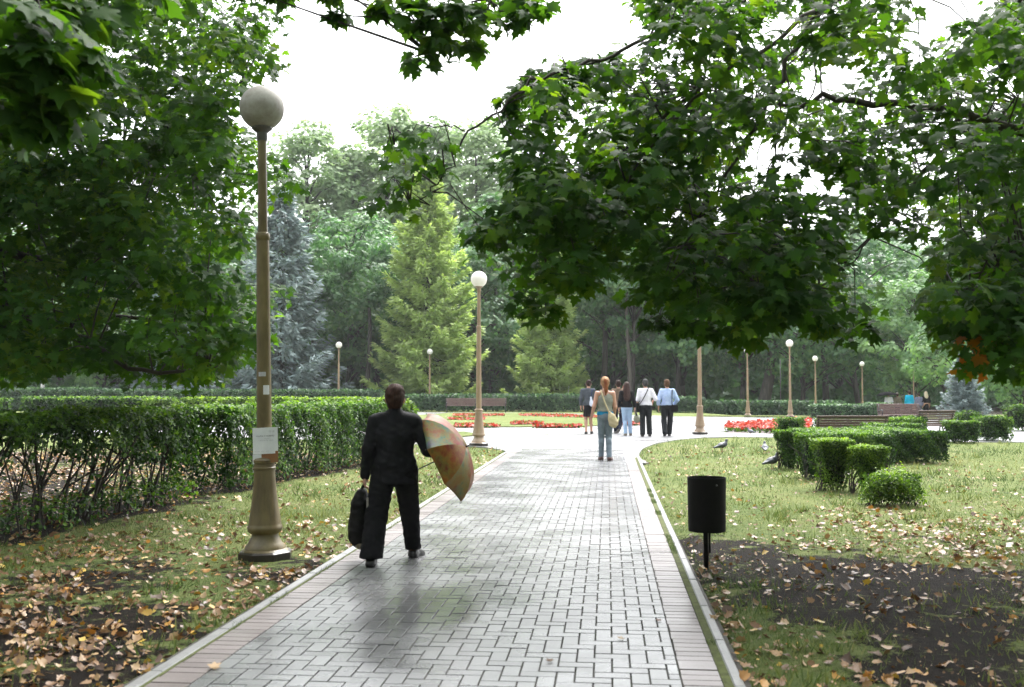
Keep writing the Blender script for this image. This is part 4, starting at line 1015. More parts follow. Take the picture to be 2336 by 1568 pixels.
for _ in range(150):
    a = rgm.uniform(0, 6.28); rr_ = 5.4 * math.sqrt(rgm.random()); p = np.array([6.4 + rr_ * math.cos(a), 8.5 + rr_ * math.sin(a), rgm.uniform(3.0, 9.5)])
    u, v = project(p[None])
    if (-100 < u[0] < 2440 and v[0] > -90) and p[1] > 0: continue
    cR.append(p); rR.append(rgm.uniform(.35, .6))
perR = np.full(len(cR), 42); perR[sprig0:sprig0 + 16] = 11
limR = [([(6.4, 8.5, 3.0), P(2336, 300, 8.5), P(2190, 258, 8.6), P(2060, 238, 8.7), P(1880, 222, 8.8), P(1830, 245, 8.9), P(1680, 232, 9.0), P(1600, 200, 9.0)], .085, .012),
        ([P(2200, 262, 8.6), P(2150, 345, 8.7), P(2060, 440, 8.8), P(1990, 540, 8.9), P(1930, 600, 9)], .05, .008),
        ([(6.4, 8.5, 3.8), P(2336, 235, 9.5), P(2230, 320, 9.2)], .06, .03),
        ([(6.4, 8.5, 4.4), P(2000, -60, 8.4), P(1870, 20, 8.2), P(1790, 160, 8.2), P(1720, 300, 8.2), P(1640, 420, 8.3), P(1560, 560, 8.3)], .06, .008),
        ([(6.4, 8.5, 4.6), P(1800, -50, 8.0), P(1620, 20, 7.9), P(1450, 100, 7.9), P(1340, 150, 7.9), P(1215, 180, 7.9), P(1145, 245, 7.9), P(1062, 300, 7.9), P(1022, 380, 7.9), P(985, 440, 7.9), P(935, 462, 7.9)], .035, .006),
        ([P(1062, 300, 7.9), P(1020, 284, 7.9), P(950, 290, 7.9), P(900, 330, 7.9)], .011, .005),
        ([P(1530, 250, 8.3), P(1440, 330, 8.3), P(1340, 430, 8.3), P(1250, 520, 8.3)], .03, .008),
        ([P(1870, 20, 8.2), P(1640, 180, 8.1), P(1500, 300, 8.1), P(1400, 480, 8.2)], .035, .008),
        ([P(1990, 540, 8.9), P(1900, 640, 8.9), P(1820, 690, 8.9)], .014, .006),
        ([(6.4, 8.5, 2.6), P(2336, 560, 8.2), P(2230, 640, 8.2), P(2170, 700, 8.2)], .05, .008),
        ([P(1790, 160, 8.2), P(1770, 320, 8.3), P(1740, 480, 8.4), P(1700, 640, 8.5)], .016, .006),
        ([P(1900, 5, 8.3), P(1850, 200, 8.4), P(1830, 320, 8.4)], .018, .006),
        ([(6.4, 8.5, 4.5), (6.6, 8.3, 7), (6.4, 8.6, 9.4)], .14, .03), ([(6.4, 8.5, 4.2), (4.4, 5.5, 5.4), (3.0, 4.0, 6.0)], .09, .02), ([(6.4, 8.5, 4.2), (8.8, 6.0, 5.6), (10, 5, 6.4)], .09, .02)]
bR = (6.4, 8.5, 0)
maple('maple_tree', 'overhanging maple with dark leafy branches across the upper right', bR, [(6.45, 8.5, -.1, .30), (6.4, 8.5, .4, .25), (6.4, 8.5, 2.6, .21), (6.4, 8.5, 4.6, .17)], limR, cR, rR, perR, .102, .1, .72, 72, rust=(2225, 815, 60), flat=.6, face=.5, lt=.6, tw=.006)

# maple overhead: trunk behind the camera, branch tips dip into the top of the picture
cO, rO = [], []
for _ in range(int(620)):
    p = np.array([rgm.uniform(-9.0, 6.5), rgm.uniform(-7, 8.5), 0]); p[2] = 1.57 + .40 * max(p[1], 0) + rgm.uniform(2.6, 5.8)
    if p[1] < 3 and abs(p[0]) < 2 and p[2] < 3.4: continue
    cO.append(p); rO.append(rgm.uniform(.4, .65))
for _ in range(120):  # unseen clumps added above the frame to shade lamp globe and left ground
    p = np.array([rgm.uniform(-7.5, .5), rgm.uniform(8.3, 14.5), 0]); p[2] = 1.57 + .40 * p[1] + rgm.uniform(1.0, 3.4)
    cO.append(p); rO.append(rgm.uniform(.4, .65))
for x, y in ((890, -10), (960, 10), (1040, 20), (1110, 5), (1190, 15), (985, 60), (1040, 75), (1100, 60), (1075, 110), (1000, 105), (965, 140), (1180, 45), (1225, 20), (930, 40), (1015, 40), (1090, 30)):
    cO.append(P(x, y, rgm.uniform(8.6, 9.4))); rO.append(rgm.uniform(.12, .22))
for x, y in ((560, -25), (640, -10), (760, -15), (770, 35), (865, 25)): cO.append(P(x, y, 9)); rO.append(.09)
for x, y, Z in ((20, 30, 4.6), (80, 50, 4.9), (150, 90, 4.8), (60, 130, 4.7), (190, 150, 5.0), (110, 200, 4.8), (25, 220, 4.9), (200, 50, 5.2), (250, 10, 5.4), (330, -30, 5.6), (120, 20, 5.1), (60, 270, 4.9), (150, 260, 5.0), (10, 120, 4.7), (0, 310, 5.1)): cO.append(P(x, y, Z)); rO.append(.17)
limO = [([(-1.8, -4.0, 3.2), (-1.2, 0, 5.0), (-.9, 4, 5.6), P(1060, -60, 9)], .10, .012), ([(-1.8, -4, 3.0), (-3.0, 0, 4.3), P(40, -60, 4.8)], .07, .008),
        ([(-1.8, -4, 3.4), (1.5, -1, 5.2), (3.5, 3, 6.4)], .10, .02), ([(-1.8, -4, 3.4), (-4, -5, 5.4), (-5.5, -6, 6.6)], .10, .02), ([(-1.8, -4, 3.6), (-3.5, 1, 5.6), (-4, 6, 7.2), (-3.2, 11, 7.6)], .09, .02), ([(-1.8, -4, 3.6), (-1.6, -4.2, 8)], .14, .03),
        ([P(1060, -60, 9), P(1040, 30, 9), P(975, 120, 9)], .012, .005), ([P(1060, -60, 9), P(1130, 20, 9), P(1200, 30, 9)], .010, .005), ([P(40, -60, 4.8), P(90, 60, 4.8), P(120, 200, 4.8)], .008, .004)]
perO = [34] * len(cO)
maple('maple_tree', 'maple overhead whose hanging leaf tips enter the top edge of the picture', (-1.8, -4, 0), [(-1.8, -4, -.1, .30), (-1.8, -4, .4, .25), (-1.8, -4, 3.6, .19)], limO, cO, rO, 28, .14, .15, .7, 73, flat=.55, face=.35)

# ------------------------------------------------------------------ bodies from blended round shapes
def cap(a, b, ra, rb, ys=1.0): return ('c', np.array(a, float), np.array(b, float), ra, rb, ys)
def ell(c, r, up=None): return ('e', np.array(c, float), np.array(r, float))
def grow(p, d): return ('c', p[1], p[2], p[3] + d, p[4] + d, p[5]) if p[0] == 'c' else ('e', p[1], p[2] + d)
def bounds(p):
    if p[0] == 'c':
        r = max(p[3], p[4]) * max(1, p[5]); return np.minimum(p[1], p[2]) - r, np.maximum(p[1], p[2]) + r
    return p[1] - p[2], p[1] + p[2]
EDG = [(0, 1), (2, 3), (4, 5), (6, 7), (0, 2), (1, 3), (4, 6), (5, 7), (0, 4), (1, 5), (2, 6), (3, 7)]
def surface(prims, res, k=.03, cuts=(), wrinkle=0.0, minus=()):
    """surface net of a smooth union; returns vertices and quads"""
    lo = np.min([bounds(p)[0] for p in prims], 0) - .05; hi = np.max([bounds(p)[1] for p in prims], 0) + .05
    n = np.ceil((hi - lo) / res).astype(int) + 1
    ax = [lo[i] + res * np.arange(n[i]) for i in range(3)]
    D = np.full(n, .12)
    def dist(p, X, Y, Z):
        if p[0] == 'c':
            a, b = p[1], p[2]; ys = p[5]; ba = (b - a) * (1, 1 / ys, 1); L = ba @ ba + 1e-9
            x, y, z = X - a[0], (Y - a[1]) / ys, Z - a[2]
            t = np.clip((x * ba[0] + y * ba[1] + z * ba[2]) / L, 0, 1)
            return np.sqrt((x - t * ba[0]) ** 2 + (y - t * ba[1]) ** 2 + (z - t * ba[2]) ** 2) - (p[3] + (p[4] - p[3]) * t)
        q = np.sqrt(((X - p[1][0]) / p[2][0]) ** 2 + ((Y - p[1][1]) / p[2][1]) ** 2 + ((Z - p[1][2]) / p[2][2]) ** 2)
        return (q - 1) * min(p[2])
    def sub(p, m):
        l, h = bounds(p); i0 = np.clip(((l - m - lo) / res).astype(int), 0, n - 1); i1 = np.clip(((h + m - lo) / res).astype(int) + 2, 0, n)
        s = tuple(slice(i0[i], i1[i]) for i in range(3))
        return s, np.meshgrid(*[ax[i][s[i]] for i in range(3)], indexing='ij', sparse=True)
    for p in prims:
        s, g = sub(p, .10); d = dist(p, *g); e = D[s]; h = np.clip(.5 + .5 * (e - d) / k, 0, 1)
        D[s] = e * (1 - h) + d * h - k * h * (1 - h)
    for p in minus:
        s, g = sub(p, .03); D[s] = np.maximum(D[s], -dist(p, *g))
    X, Y, Z = np.meshgrid(*ax, indexing='ij', sparse=True)
    if wrinkle:
        D = D + wrinkle * (np.sin(X * 31 + 4 * np.sin(Z * 17)) * np.sin(Z * 43 + 3 * np.sin(Y * 29)) + .6 * np.sin(Z * 71 + X * 37 + 2 * np.sin(Y * 40)))
    for c, nn in cuts: D = np.maximum(D, (X - c[0]) * nn[0] + (Y - c[1]) * nn[1] + (Z - c[2]) * nn[2])
    ins = D < 0
    cs = np.stack([ins[i:n[0] - 1 + i, j:n[1] - 1 + j, l:n[2] - 1 + l] for i in (0, 1) for j in (0, 1) for l in (0, 1)])
    act = cs.any(0) & ~cs.all(0); ids = np.argwhere(act)
    cor = np.array([(i, j, l) for i in (0, 1) for j in (0, 1) for l in (0, 1)])
    dv = np.stack([D[tuple((ids + c).T)] for c in cor], 1)
    acc = np.zeros((len(ids), 3)); cnt = np.zeros(len(ids))
    for a, b in EDG:
        da, db = dv[:, a], dv[:, b]; m = (da < 0) != (db < 0); t = np.where(m, da / np.where(m, da - db, 1), 0)
        acc += np.where(m[:, None], cor[a] + t[:, None] * (cor[b] - cor[a]), 0); cnt += m
    V = lo + res * (ids + acc / cnt[:, None])
    num = -np.ones(act.shape, int); num[act] = np.arange(len(ids)); Fq = []
    for axn in range(3):
        o1, o2 = [(1, 2), (2, 0), (0, 1)][axn]
        a = np.take(ins, np.arange(n[axn] - 1), axn); b = np.take(ins, np.arange(1, n[axn]), axn)
        e = np.argwhere(a != b); e = e[(e[:, o1] > 0) & (e[:, o2] > 0) & (e[:, o1] < n[o1] - 1) & (e[:, o2] < n[o2] - 1)]
        if not len(e): continue
        fl = a[tuple(e.T)]; q = []
        for d1, d2 in ((-1, -1), (0, -1), (0, 0), (-1, 0)):
            c = e.copy(); c[:, o1] += d1; c[:, o2] += d2; q.append(num[tuple(c.T)])
        q = np.stack(q, 1); q = np.where(fl[:, None], q, q[:, ::-1]); Fq.append(q)
    return V, np.concatenate(Fq)
def body_mesh(name, parts, mat, parent, scale=1.0):
    """parts: list of (V, F); joined as one mesh"""
    Vs, Fs, o = [], [], 0
    for V, Fq in parts: Vs.append(V); Fs.append(Fq + o); o += len(V)
    Vs, Fs = np.concatenate(Vs) * scale, np.concatenate(Fs)
    return mobj(name, raw_mesh(name, Vs, Fs.ravel(), np.arange(len(Fs)) * 4, np.full(len(Fs), 4), mat, True), parent)
def hand_prims(w, fwd, side, curl, sgn):
    """palm, four bent fingers of unequal length and a thumb; w wrist, fwd along the hand, side towards the thumb"""
    w, fwd, side = np.array(w, float), unit(np.array(fwd, float)), np.array(side, float)
    side = unit(side - fwd * (side @ fwd)); nrm = np.cross(fwd, side) * sgn
    pr = [cap(w, w + fwd * .045 + side * .012, .022, .024), cap(w + fwd * .03 + side * .018, w + fwd * .085 + side * .026, .016, .015), cap(w + fwd * .03 - side * .015, w + fwd * .08 - side * .026, .016, .013), cap(w + fwd * .05, w + fwd * .085, .02, .016)]
    for k, (o, L) in enumerate(((.028, .072), (.009, .082), (-.010, .075), (-.028, .058))):
        p = w + fwd * (.088 - .004 * abs(k - 1)) + side * o; d = fwd; r = .0088 - .0006 * (k == 3)
        for j, f in enumerate((.45, .32, .23)):
            a = curl * (.5 + .5 * j); d2 = unit(d * math.cos(a) + nrm * math.sin(a)); q = p + d2 * L * f; pr.append(cap(p, q, r - .0007 * j, r - .0007 * (j + 1))); p, d = q, d2
    p = w + fwd * .028 + side * .026; q = p + unit(fwd * .6 + side * .75 + nrm * .3) * .036; e = q + unit(fwd * .9 + side * .15 + nrm * .45) * .032
    pr += [cap(w + fwd * .012 + side * .008, p, .017, .0125), cap(p, q, .0115, .010), cap(q, e, .010, .008)]
    return pr
def skel(**o):
    """joints of a 1.75 m figure facing +Y (away from the camera), x to the right"""
    J = dict(hipL=(-.09, 0, .91), hipR=(.09, 0, .91), kneeL=(-.10, .03, .50), kneeR=(.10, .03, .50), ankL=(-.10, -.02, .09), ankR=(.10, -.02, .09), toeL=(-.12, .15, .03), toeR=(.12, .15, .03),
             shL=(-.175, 0, 1.42), shR=(.175, 0, 1.42), elL=(-.23, -.03, 1.14), elR=(.23, -.03, 1.14), wrL=(-.25, .06, .90), wrR=(.25, .06, .90),
             hdL=(0, .1, -1), hdR=(0, .1, -1), head=(0, .015, 1.635), wid=1.0, stout=1.0, hs=1.0)
    J.update(o); J['hs'] = o.get('hs', 1.07); return J
def body_sets(J):
    w, st = J['wid'], J['stout']
    tor = [ell((0, 0, .97), (.165 * w, .115 * st, .13)), cap((-.05, 0, .98), (.05, 0, .98), .115 * w, .115 * w, .9), cap((0, 0, 1.02), (0, .0, 1.22), .125 * w, .135 * w, .80 * st), ell((0, .0, 1.27), (.165 * w, .112 * st, .17)),
           cap((-.03, -.01, 1.425), (-.145 * w, -.005, 1.395), .055, .058, 1.0), cap((.03, -.01, 1.425), (.145 * w, -.005, 1.395), .055, .058, 1.0), cap((0, -.02, 1.36), (0, -.015, 1.45), .085, .062)]
    arm = lambda s: [cap(J['sh' + s], J['el' + s], .052, .041), cap(J['el' + s], J['wr' + s], .041, .026)]
    leg = lambda s: [cap(J['hip' + s], J['knee' + s], .088 * w, .056), cap(J['knee' + s], J['ank' + s], .054, .036), ell((np.array(J['knee' + s]) * .68 + np.array(J['ank' + s]) * .32) + (0, -.018, 0), (.052, .056, .10))]
    foot = lambda s: [cap(J['ank' + s], np.array(J['ank' + s]) + (0, -.03, -.045), .036, .034), cap(np.array(J['ank' + s]) + (0, -.03, -.05), J['toe' + s], .034, .026), cap(np.array(J['ank' + s]) * .4 + np.array(J['toe' + s]) * .6, J['toe' + s], .036, .024)]
    h = np.array(J['head'], float)
    head = [cap((0, -.02, 1.42), h + (0, -.025, -.07), .056, .053), ell(h + (0, -.008, .02), (.075, .095, .10)), ell(h + (0, .035, -.055), (.054, .058, .062)), cap(h + (0, .088, .02), h + (0, .106, -.022), .010, .015), ell(h + (0, .083, -.062), (.024, .014, .010)),
            ell(h + (.077, -.008, -.008), (.012, .022, .031)), ell(h + (-.077, -.008, -.008), (.012, .022, .031)), ell(h + (.03, .08, .028), (.02, .014, .008)), ell(h + (-.03, .08, .028), (.02, .014, .008))]
    if J['hs'] != 1: head = head[:1] + [('c', h + (p[1] - h) * J['hs'], h + (p[2] - h) * J['hs'], p[3] * J['hs'], p[4] * J['hs'], p[5]) if p[0] == 'c' else ('e', h + (p[1] - h) * J['hs'], p[2] * J['hs']) for p in head[1:]]
    return tor, arm, leg, foot, head
def person(label, px, yfoot, ytop, J, skin, garments, hair, group=None, res=.018, zoff=0.0, rz=0.0, shoe=None, barefoot=False, hands=True, H=1.75, yaw_fix=True, loc=None):
    g = G(px, yfoot) if loc is None else np.array(loc, float); 
    top = P(px, ytop, g[1])[2] - g[2]; k = top / H
    t = thing('person', label, 'person', g, rz, group)
    tor, arm, leg, foot, head = body_sets(J)
    pr = tor + arm('L') + arm('R') + leg('L') + leg('R') + foot('L') + foot('R') + head
    parts = [surface(pr, res, .022)]
    if hands:
        for s, sg in (('L', -1), ('R', 1)):
            sd = J.get('sd' + s, (0, 1, .1)); parts.append(surface(hand_prims(J['wr' + s], J['hd' + s], sd, J.get('curl' + s, .35), J.get('sg' + s, -sg)), .0045 if res < .02 else .006, .008))
    body_mesh('body', parts, skin, t, k)
    h = np.array(J['head'], float)
    for s in (-1, 1): MB().ball(h + (s * .03, .079, .012), (.012, .009, .009), 10, 6).build('eye', M_PAPER if res < .012 else M_IRON, t, smooth=True).scale = (k, k, k)
    for nm, prims, gk, cuts, mat, wr in garments(J, tor, arm, leg, foot, head):
        body_mesh(nm, [surface(prims, res if res < .012 else res * .9, gk, cuts, wr)], mat, t, k)
    hp, hm, hk = hair(h); q_ = J['hs']; hp = hp if q_ == 1 else [('e', h + (p[1] - h) * q_, p[2] * q_) if p[0] == 'e' else p for p in hp]; body_mesh('hair', [surface(hp, res * .8, hk, wrinkle=.0045 if res < .012 else .003)], hm, t, k)
    if shoe is not None:
        for s in 'LR':
            a, e = np.array(J['ank' + s]), np.array(J['toe' + s])
            body_mesh('shoe', [surface([grow(p, .012) for p in foot(s)] + [cap(a + (0, -.03, -.062), e + (0, 0, -.012), .03, .026)], res * .8, .02, [(a + (0, 0, -.005), (0, 0, 1))])], shoe, t, k)
    return t, k
def G_(v, d): return [grow(p, d) for p in v]
def up(z): return ((0, 0, z), (0, 0, -1))      # keep what is above z
def dn(z): return ((0, 0, z), (0, 0, 1))       # keep what is below z
def cloth(name, c1, c2=None, rough=.9, scale=14, bmp=.25): return plain(name, c1, c2 or tuple(min(1, v * 1.5) for v in c1), rough, scale, bmp, bscale=120, spec=.12)
SKIN = plain('skin', (.40, .21, .14), (.50, .28, .20), .5, 10)
SKIN_T = plain('tan_skin', (.38, .20, .125), (.46, .26, .17), .5, 10)
def cut_end(J, s, back=.0):
    """cut plane at the wrist / along the fore arm"""
    a, b = np.array(J['el' + s]), np.array(J['wr' + s]); d = unit(b - a); return (b - d * back, d)
def hair_short(m): return lambda h: ([ell(h + (0, -.018, .035), (.086, .100, .098)), ell(h + (0, -.055, -.015), (.075, .062, .085)), ell(h + (0, .03, .085), (.07, .06, .05))], m, .03)
def hair_long(m, L=.42): return lambda h: ([ell(h + (0, -.018, .035), (.090, .106, .100)), cap(h + (0, -.075, .0), h + (0, -.12, -L), .085, .10, .6), cap(h + (-.06, -.03, -.02), h + (-.085, -.08, -L * .85), .05, .045), cap(h + (.06, -.03, -.02), h + (.085, -.08, -L * .85), .05, .045)], m, .04)

# --- the person in the black suit
J1 = skel(hipL=(-.105, 0, .90), hipR=(.105, 0, .90), kneeL=(-.165, -.10, .49), kneeR=(.135, .17, .49), ankL=(-.185, -.32, .10), ankR=(.165, .24, .10), toeL=(-.185, -.15, .035), toeR=(.235, .38, .03),
          shL=(-.190, 0, 1.385), shR=(.190, 0, 1.385), elL=(-.252, -.05, 1.12), wrL=(-.292, .0, .865), hdL=(-.03, .03, -1), sdL=(0, 1, 0), curlL=.75, elR=(.335, -.04, 1.115), wrR=(.425, .17, 1.075), hdR=(.35, .85, .0), sdR=(-.3, .3, .9), curlR=.95, sgR=1,
          wid=1.16, stout=1.22, head=(.0, .02, 1.615), hs=1.14)
M_SUIT = cloth('black_suit', (.0065, .0065, .008), (.013, .013, .016), .75); M_TROU = cloth('black_trousers', (.005, .005, .006), (.009, .009, .0105), .9)
M_HAIRB = plain('brown_hair', (.016, .007, .005), (.055, .026, .019), .75, 60, .6, stretch=(1, 1, .12), spec=.15)
def g1(J, tor, arm, leg, foot, head):
    jk = G_(tor, .022) + G_(arm('L'), .024) + G_(arm('R'), .024) + [cap((0, 0, 1.24), (0, -.01, 1.06), .190, .176, .70), cap((0, 0, 1.06), (0, -.01, .80), .176, .216, .70), cap((-.05, -.01, 1.43), (-.20, 0, 1.385), .055, .066, 1.1), cap((.05, -.01, 1.43), (.20, 0, 1.385), .055, .066, 1.1), cap((0, -.03, 1.40), (0, -.025, 1.475), .095, .070)]
    tw = [cap(J['hipL'], J['kneeL'], .125, .108), cap(J['kneeL'], np.array(J['ankL']) + (0, .01, 0), .108, .112, 1.0), cap(J['hipR'], J['kneeR'], .125, .098), cap(J['kneeR'], np.array(J['ankR']) + (0, .0, 0), .096, .078), cap((-.07, 0, .92), (.07, 0, .92), .155, .155, .85)]
    eL, eR = cut_end(J, 'L'), cut_end(J, 'R')
    body = surface  # noqa
    return [('jacket', jk, .03, [up(.785)], M_SUIT, .0028), ('trousers', tw, .03, [up(.10), dn(1.03)], M_TROU, .004)]
tP, kP = person('person in a black suit walking away with a bag and an open umbrella', 899, 1285, 880, J1, SKIN, g1, hair_short(M_HAIRB), res=.0105, shoe=plain('black_shoe', (.006, .006, .006), (.012, .011, .01), .3, 20))
base = np.array(tP.location)
def PW(v): return base + np.array(v, float) * kP
# umbrella held out to the right
def umb_mat(name, stops, stops2, sc1, off):
    m, n, l, b = new_mat(name)
    tc = n.new('ShaderNodeTexCoord'); mp = n.new('ShaderNodeMapping'); mp.inputs['Location'].default_value = off; l.new(tc.outputs['Object'], mp.inputs['Vector'])
    fs = []
    for k in (sc1, sc1 * 2.3):
        t = n.new('ShaderNodeTexNoise'); t.inputs['Scale'].default_value = k; t.inputs['Detail'].default_value = 7; t.inputs['Roughness'].default_value = .66; l.new(mp.outputs[0], t.inputs['Vector']); fs.append(t.outputs['Fac'])
    c = mixc(n, l, .38, ramp(n, l, fs[0], stops), ramp(n, l, fs[1], stops2))
    l.new(c, b.inputs['Base Color']); b.inputs['Roughness'].default_value = .5
    t = n.new('ShaderNodeBsdfTranslucent'); l.new(c, t.inputs['Color'])
    mx = n.new('ShaderNodeMixShader'); mx.inputs[0].default_value = .3; l.new(b.outputs[0], mx.inputs[1]); l.new(t.outputs[0], mx.inputs[2]); l.new(mx.outputs[0], n['Material Output'].inputs['Surface'])
    return m
def umbrella(label, rim_c, axis, rad, depth, shaft, mats, name='umbrella', roll=0.0, sag=.05):
    a = unit(np.array(axis, float)); e1 = unit(np.cross(a, (0.03, .98, .2))); e2 = np.cross(a, e1)
    t = thing(name, label, 'umbrella', rim_c); c0 = math.cos(math.pi / 8)
    nr, sub, N = 9, 6, 8; V = []; tot = N * sub
    prof = lambda u: (math.sin(u * 1.32) / math.sin(1.32), depth * (math.cos(u * 1.32) - math.cos(1.32)) / (1 - math.cos(1.32)))
    for i in range(nr + 1):
        u = i / nr; pr_, hg = prof(u)
        for j in range(tot):
            fr = (j % sub) / sub; ph = roll + 2 * math.pi * j / tot; ch = c0 / math.cos((fr - .5) * 2 * math.pi / N); s = math.sin(math.pi * fr)
            r = rad * pr_ * ch * (1 - sag * s * u ** 2)
            V.append(a * hg + (e1 * math.cos(ph) + e2 * math.sin(ph)) * max(r, .004))
    mb = MB()
    f = [(i * tot + j, i * tot + (j + 1) % tot, (i + 1) * tot + (j + 1) % tot, (i + 1) * tot + j) for i in range(nr) for j in range(tot)]
    mb.add(V, f); mb.M = [(j // sub) % len(mats) for i in range(nr) for j in range(tot)]
    o = mb.build('canopy', mats, t); auto_smooth(o, 14)
    so = o.modifiers.new('s', 'SOLIDIFY'); so.thickness = .002
    for k in range(N):
        ph = roll + 2 * math.pi * k / N; dr_ = e1 * math.cos(ph) + e2 * math.sin(ph)
        pts = [a * (prof(u)[1] - .004) + dr_ * rad * prof(u)[0] for u in np.linspace(.05, 1.025, 8)]
        MB().tube(pts, .0022, 5).ball(pts[-1], .005, 6, 5).build('rib', M_IRON, t)
    MB().tube([a * (depth + .06), a * (depth - .01)], [.004, .009], 8).tube([a * depth, -a * shaft], .0055, 8).build('shaft', M_IRON, t, smooth=True)
    MB().tube([-a * shaft, -a * (shaft + .09)], [.012, .015], 10).build('handle', M_IRON, t, smooth=True)
    return t
UM = [umb_mat('orange_brown_panel', [(.36, (0.190, 0.020, 0.008)), (.45, (0.344, 0.080, 0.008)), (.53, (0.364, 0.167, 0.014)), (.62, (0.169, 0.186, 0.032)), (.70, (0.123, 0.033, 0.008))], [(.4, (0.317, 0.025, 0.008)), (.5, (0.348, 0.191, 0.023)), (.6, (0.199, 0.048, 0.008))], 4.5, (1, 3, 2)),
      umb_mat('teal_rose_panel', [(.36, (0.349, 0.009, 0.012)), (.44, (0.349, 0.154, 0.046)), (.50, (0.236, 0.245, 0.058)), (.57, (0.041, 0.212, 0.132)), (.66, (0.008, 0.137, 0.233))], [(.4, (0.310, 0.056, 0.031)), (.5, (0.289, 0.227, 0.065)), (.6, (0.028, 0.162, 0.178))], 4.5, (5, 1, 0)),
      umb_mat('cream_green_panel', [(.36, (0.313, 0.047, 0.012)), (.45, (0.365, 0.218, 0.078)), (.54, (0.319, 0.279, 0.086)), (.63, (0.119, 0.217, 0.113))], [(.4, (0.356, 0.135, 0.008)), (.5, (0.359, 0.263, 0.093)), (.6, (0.123, 0.202, 0.144))], 4.5, (0, 2, 7)),
      umb_mat('rose_panel', [(.38, (0.304, 0.008, 0.012)), (.48, (0.342, 0.097, 0.053)), (.58, (0.228, 0.187, 0.076)), (.68, (0.068, 0.146, 0.185))], [(.4, (0.327, 0.033, 0.012)), (.6, (0.324, 0.201, 0.054))], 4.5, (3, 7, 1))]
AX = np.array((.88, -.16, .42)); hr = PW(J1['wrR']) + np.array((.03, .07, .0)) * kP
UM[0], UM[1] = UM[1], UM[0]
umbrella('open umbrella in mottled orange, teal and rose, held by the suited person', P(1013, 1043, hr[1] - .02), AX, .450, .225, .34, UM, roll=.30)
# black shoulder bag hanging from the left hand
hl = PW(J1['wrL']) + np.array((-.01, .02, -.09)) * kP
bg_ = thing('shoulder_bag', 'black soft bag hanging from the left hand of the suited person', 'bag', hl)
pb = [ell((-.035, -.02, -.30), (.085, .16, .22)), ell((-.05, -.02, -.42), (.085, .15, .14)), cap((-.02, -.10, -.08), (-.02, .10, -.08), .035, .035), cap((-.03, -.12, -.16), (-.03, .10, -.16), .055, .055), ell((.02, -.02, -.48), (.07, .13, .07))]
M_BAG = plain('black_bag_cloth', (.004, .004, .0045), (.009, .0085, .0085), .8, 18, .4, spec=.15)
body_mesh('pouch', [surface(pb, .011, .05, wrinkle=.004)], M_BAG, bg_)
MB().tube([(-.02, -.10, -.09), (-.01, -.06, -.02), (.0, .0, .012), (-.01, .05, -.02), (-.02, .10, -.09)], .009, 8).build('handle', M_BAG, bg_, smooth=True)
m = MB(); m.box((.052, -.16, -.24), (.018, .006, .27), bev=.002); m.build('strap', plain('grey_strap', (.16, .15, .135), (.22, .2, .18), .6, 20), bg_)
body_mesh('bag_end', [surface([ell((-.02, -.10, -.52), (.045, .05, .045)), ell((.02, -.10, -.545), (.05, .05, .03))], .010, .03)], plain('olive_bag_end', (.12, .095, .06), (.18, .15, .10), .6, 18), bg_)

# --- the walking group
def jeans(lo, hi, m, d1=.014, d2=.020, top=1.02, bot=.07, wr=.002):
    return lambda J, leg: ('jeans' if 'denim' in m.name else 'trousers', G_(leg('L') + leg('R'), min(d1, .012)) + G_([cap(J['hip' + s], J['knee' + s], .082 * J['wid'], .058) for s in 'LR'], d1) + G_([cap(J['knee' + s], J['ank' + s], .056, .050) for s in 'LR'], d2) + [ell((0, -.01, .95), (.172 * J['wid'], .128 * J['stout'], .125))], .014, [up(bot), dn(top)], m, wr)
walkA = dict(kneeL=(-.085, .10, .50), ankL=(-.075, .10, .09), toeL=(-.09, .26, .03), kneeR=(.085, -.02, .49), ankR=(.08, -.20, .12), toeR=(.10, -.05, .03))
walkB = dict(kneeR=(.10, .12, .50), ankR=(.11, .14, .09), toeR=(.13, .30, .03), kneeL=(-.10, .0, .49), ankL=(-.10, -.22, .13), toeL=(-.11, -.07, .03))
GRP = 'people walking away across the square'
# woman with the beige bag
J2 = skel(shL=(-.165, 0, 1.415), shR=(.165, 0, 1.415), elL=(-.235, -.05, 1.14), wrL=(-.29, .03, .90), elR=(.205, -.02, 1.13), wrR=(.20, .12, .92), wid=.92, stout=.92, hipL=(-.08, 0, .91), hipR=(.08, 0, .91), head=(0, .02, 1.625),
          kneeL=(-.075, .06, .50), ankL=(-.085, .02, .10), toeL=(-.10, .17, .03), kneeR=(.075, .05, .50), ankR=(.065, -.16, .10), toeR=(.12, -.03, .03))
M_VEST = cloth('grey_vest', (.20, .205, .17), (.275, .28, .24)); M_BLUE = cloth('blue_top', (.008, .16, .30), (.012, .22, .38)); M_DEN = cloth('grey_denim', (.10, .125, .15), (.19, .235, .27), .9, 5)
M_BLOND = plain('strawberry_hair', (.17, .075, .03), (.36, .21, .095), .65, 50, .6, stretch=(1, 1, .15), spec=.2)
M_PONY = plain('red_blond_hair', (.13, .038, .014), (.26, .09, .032), .6, 50, .6, stretch=(1, 1, .15), spec=.2)
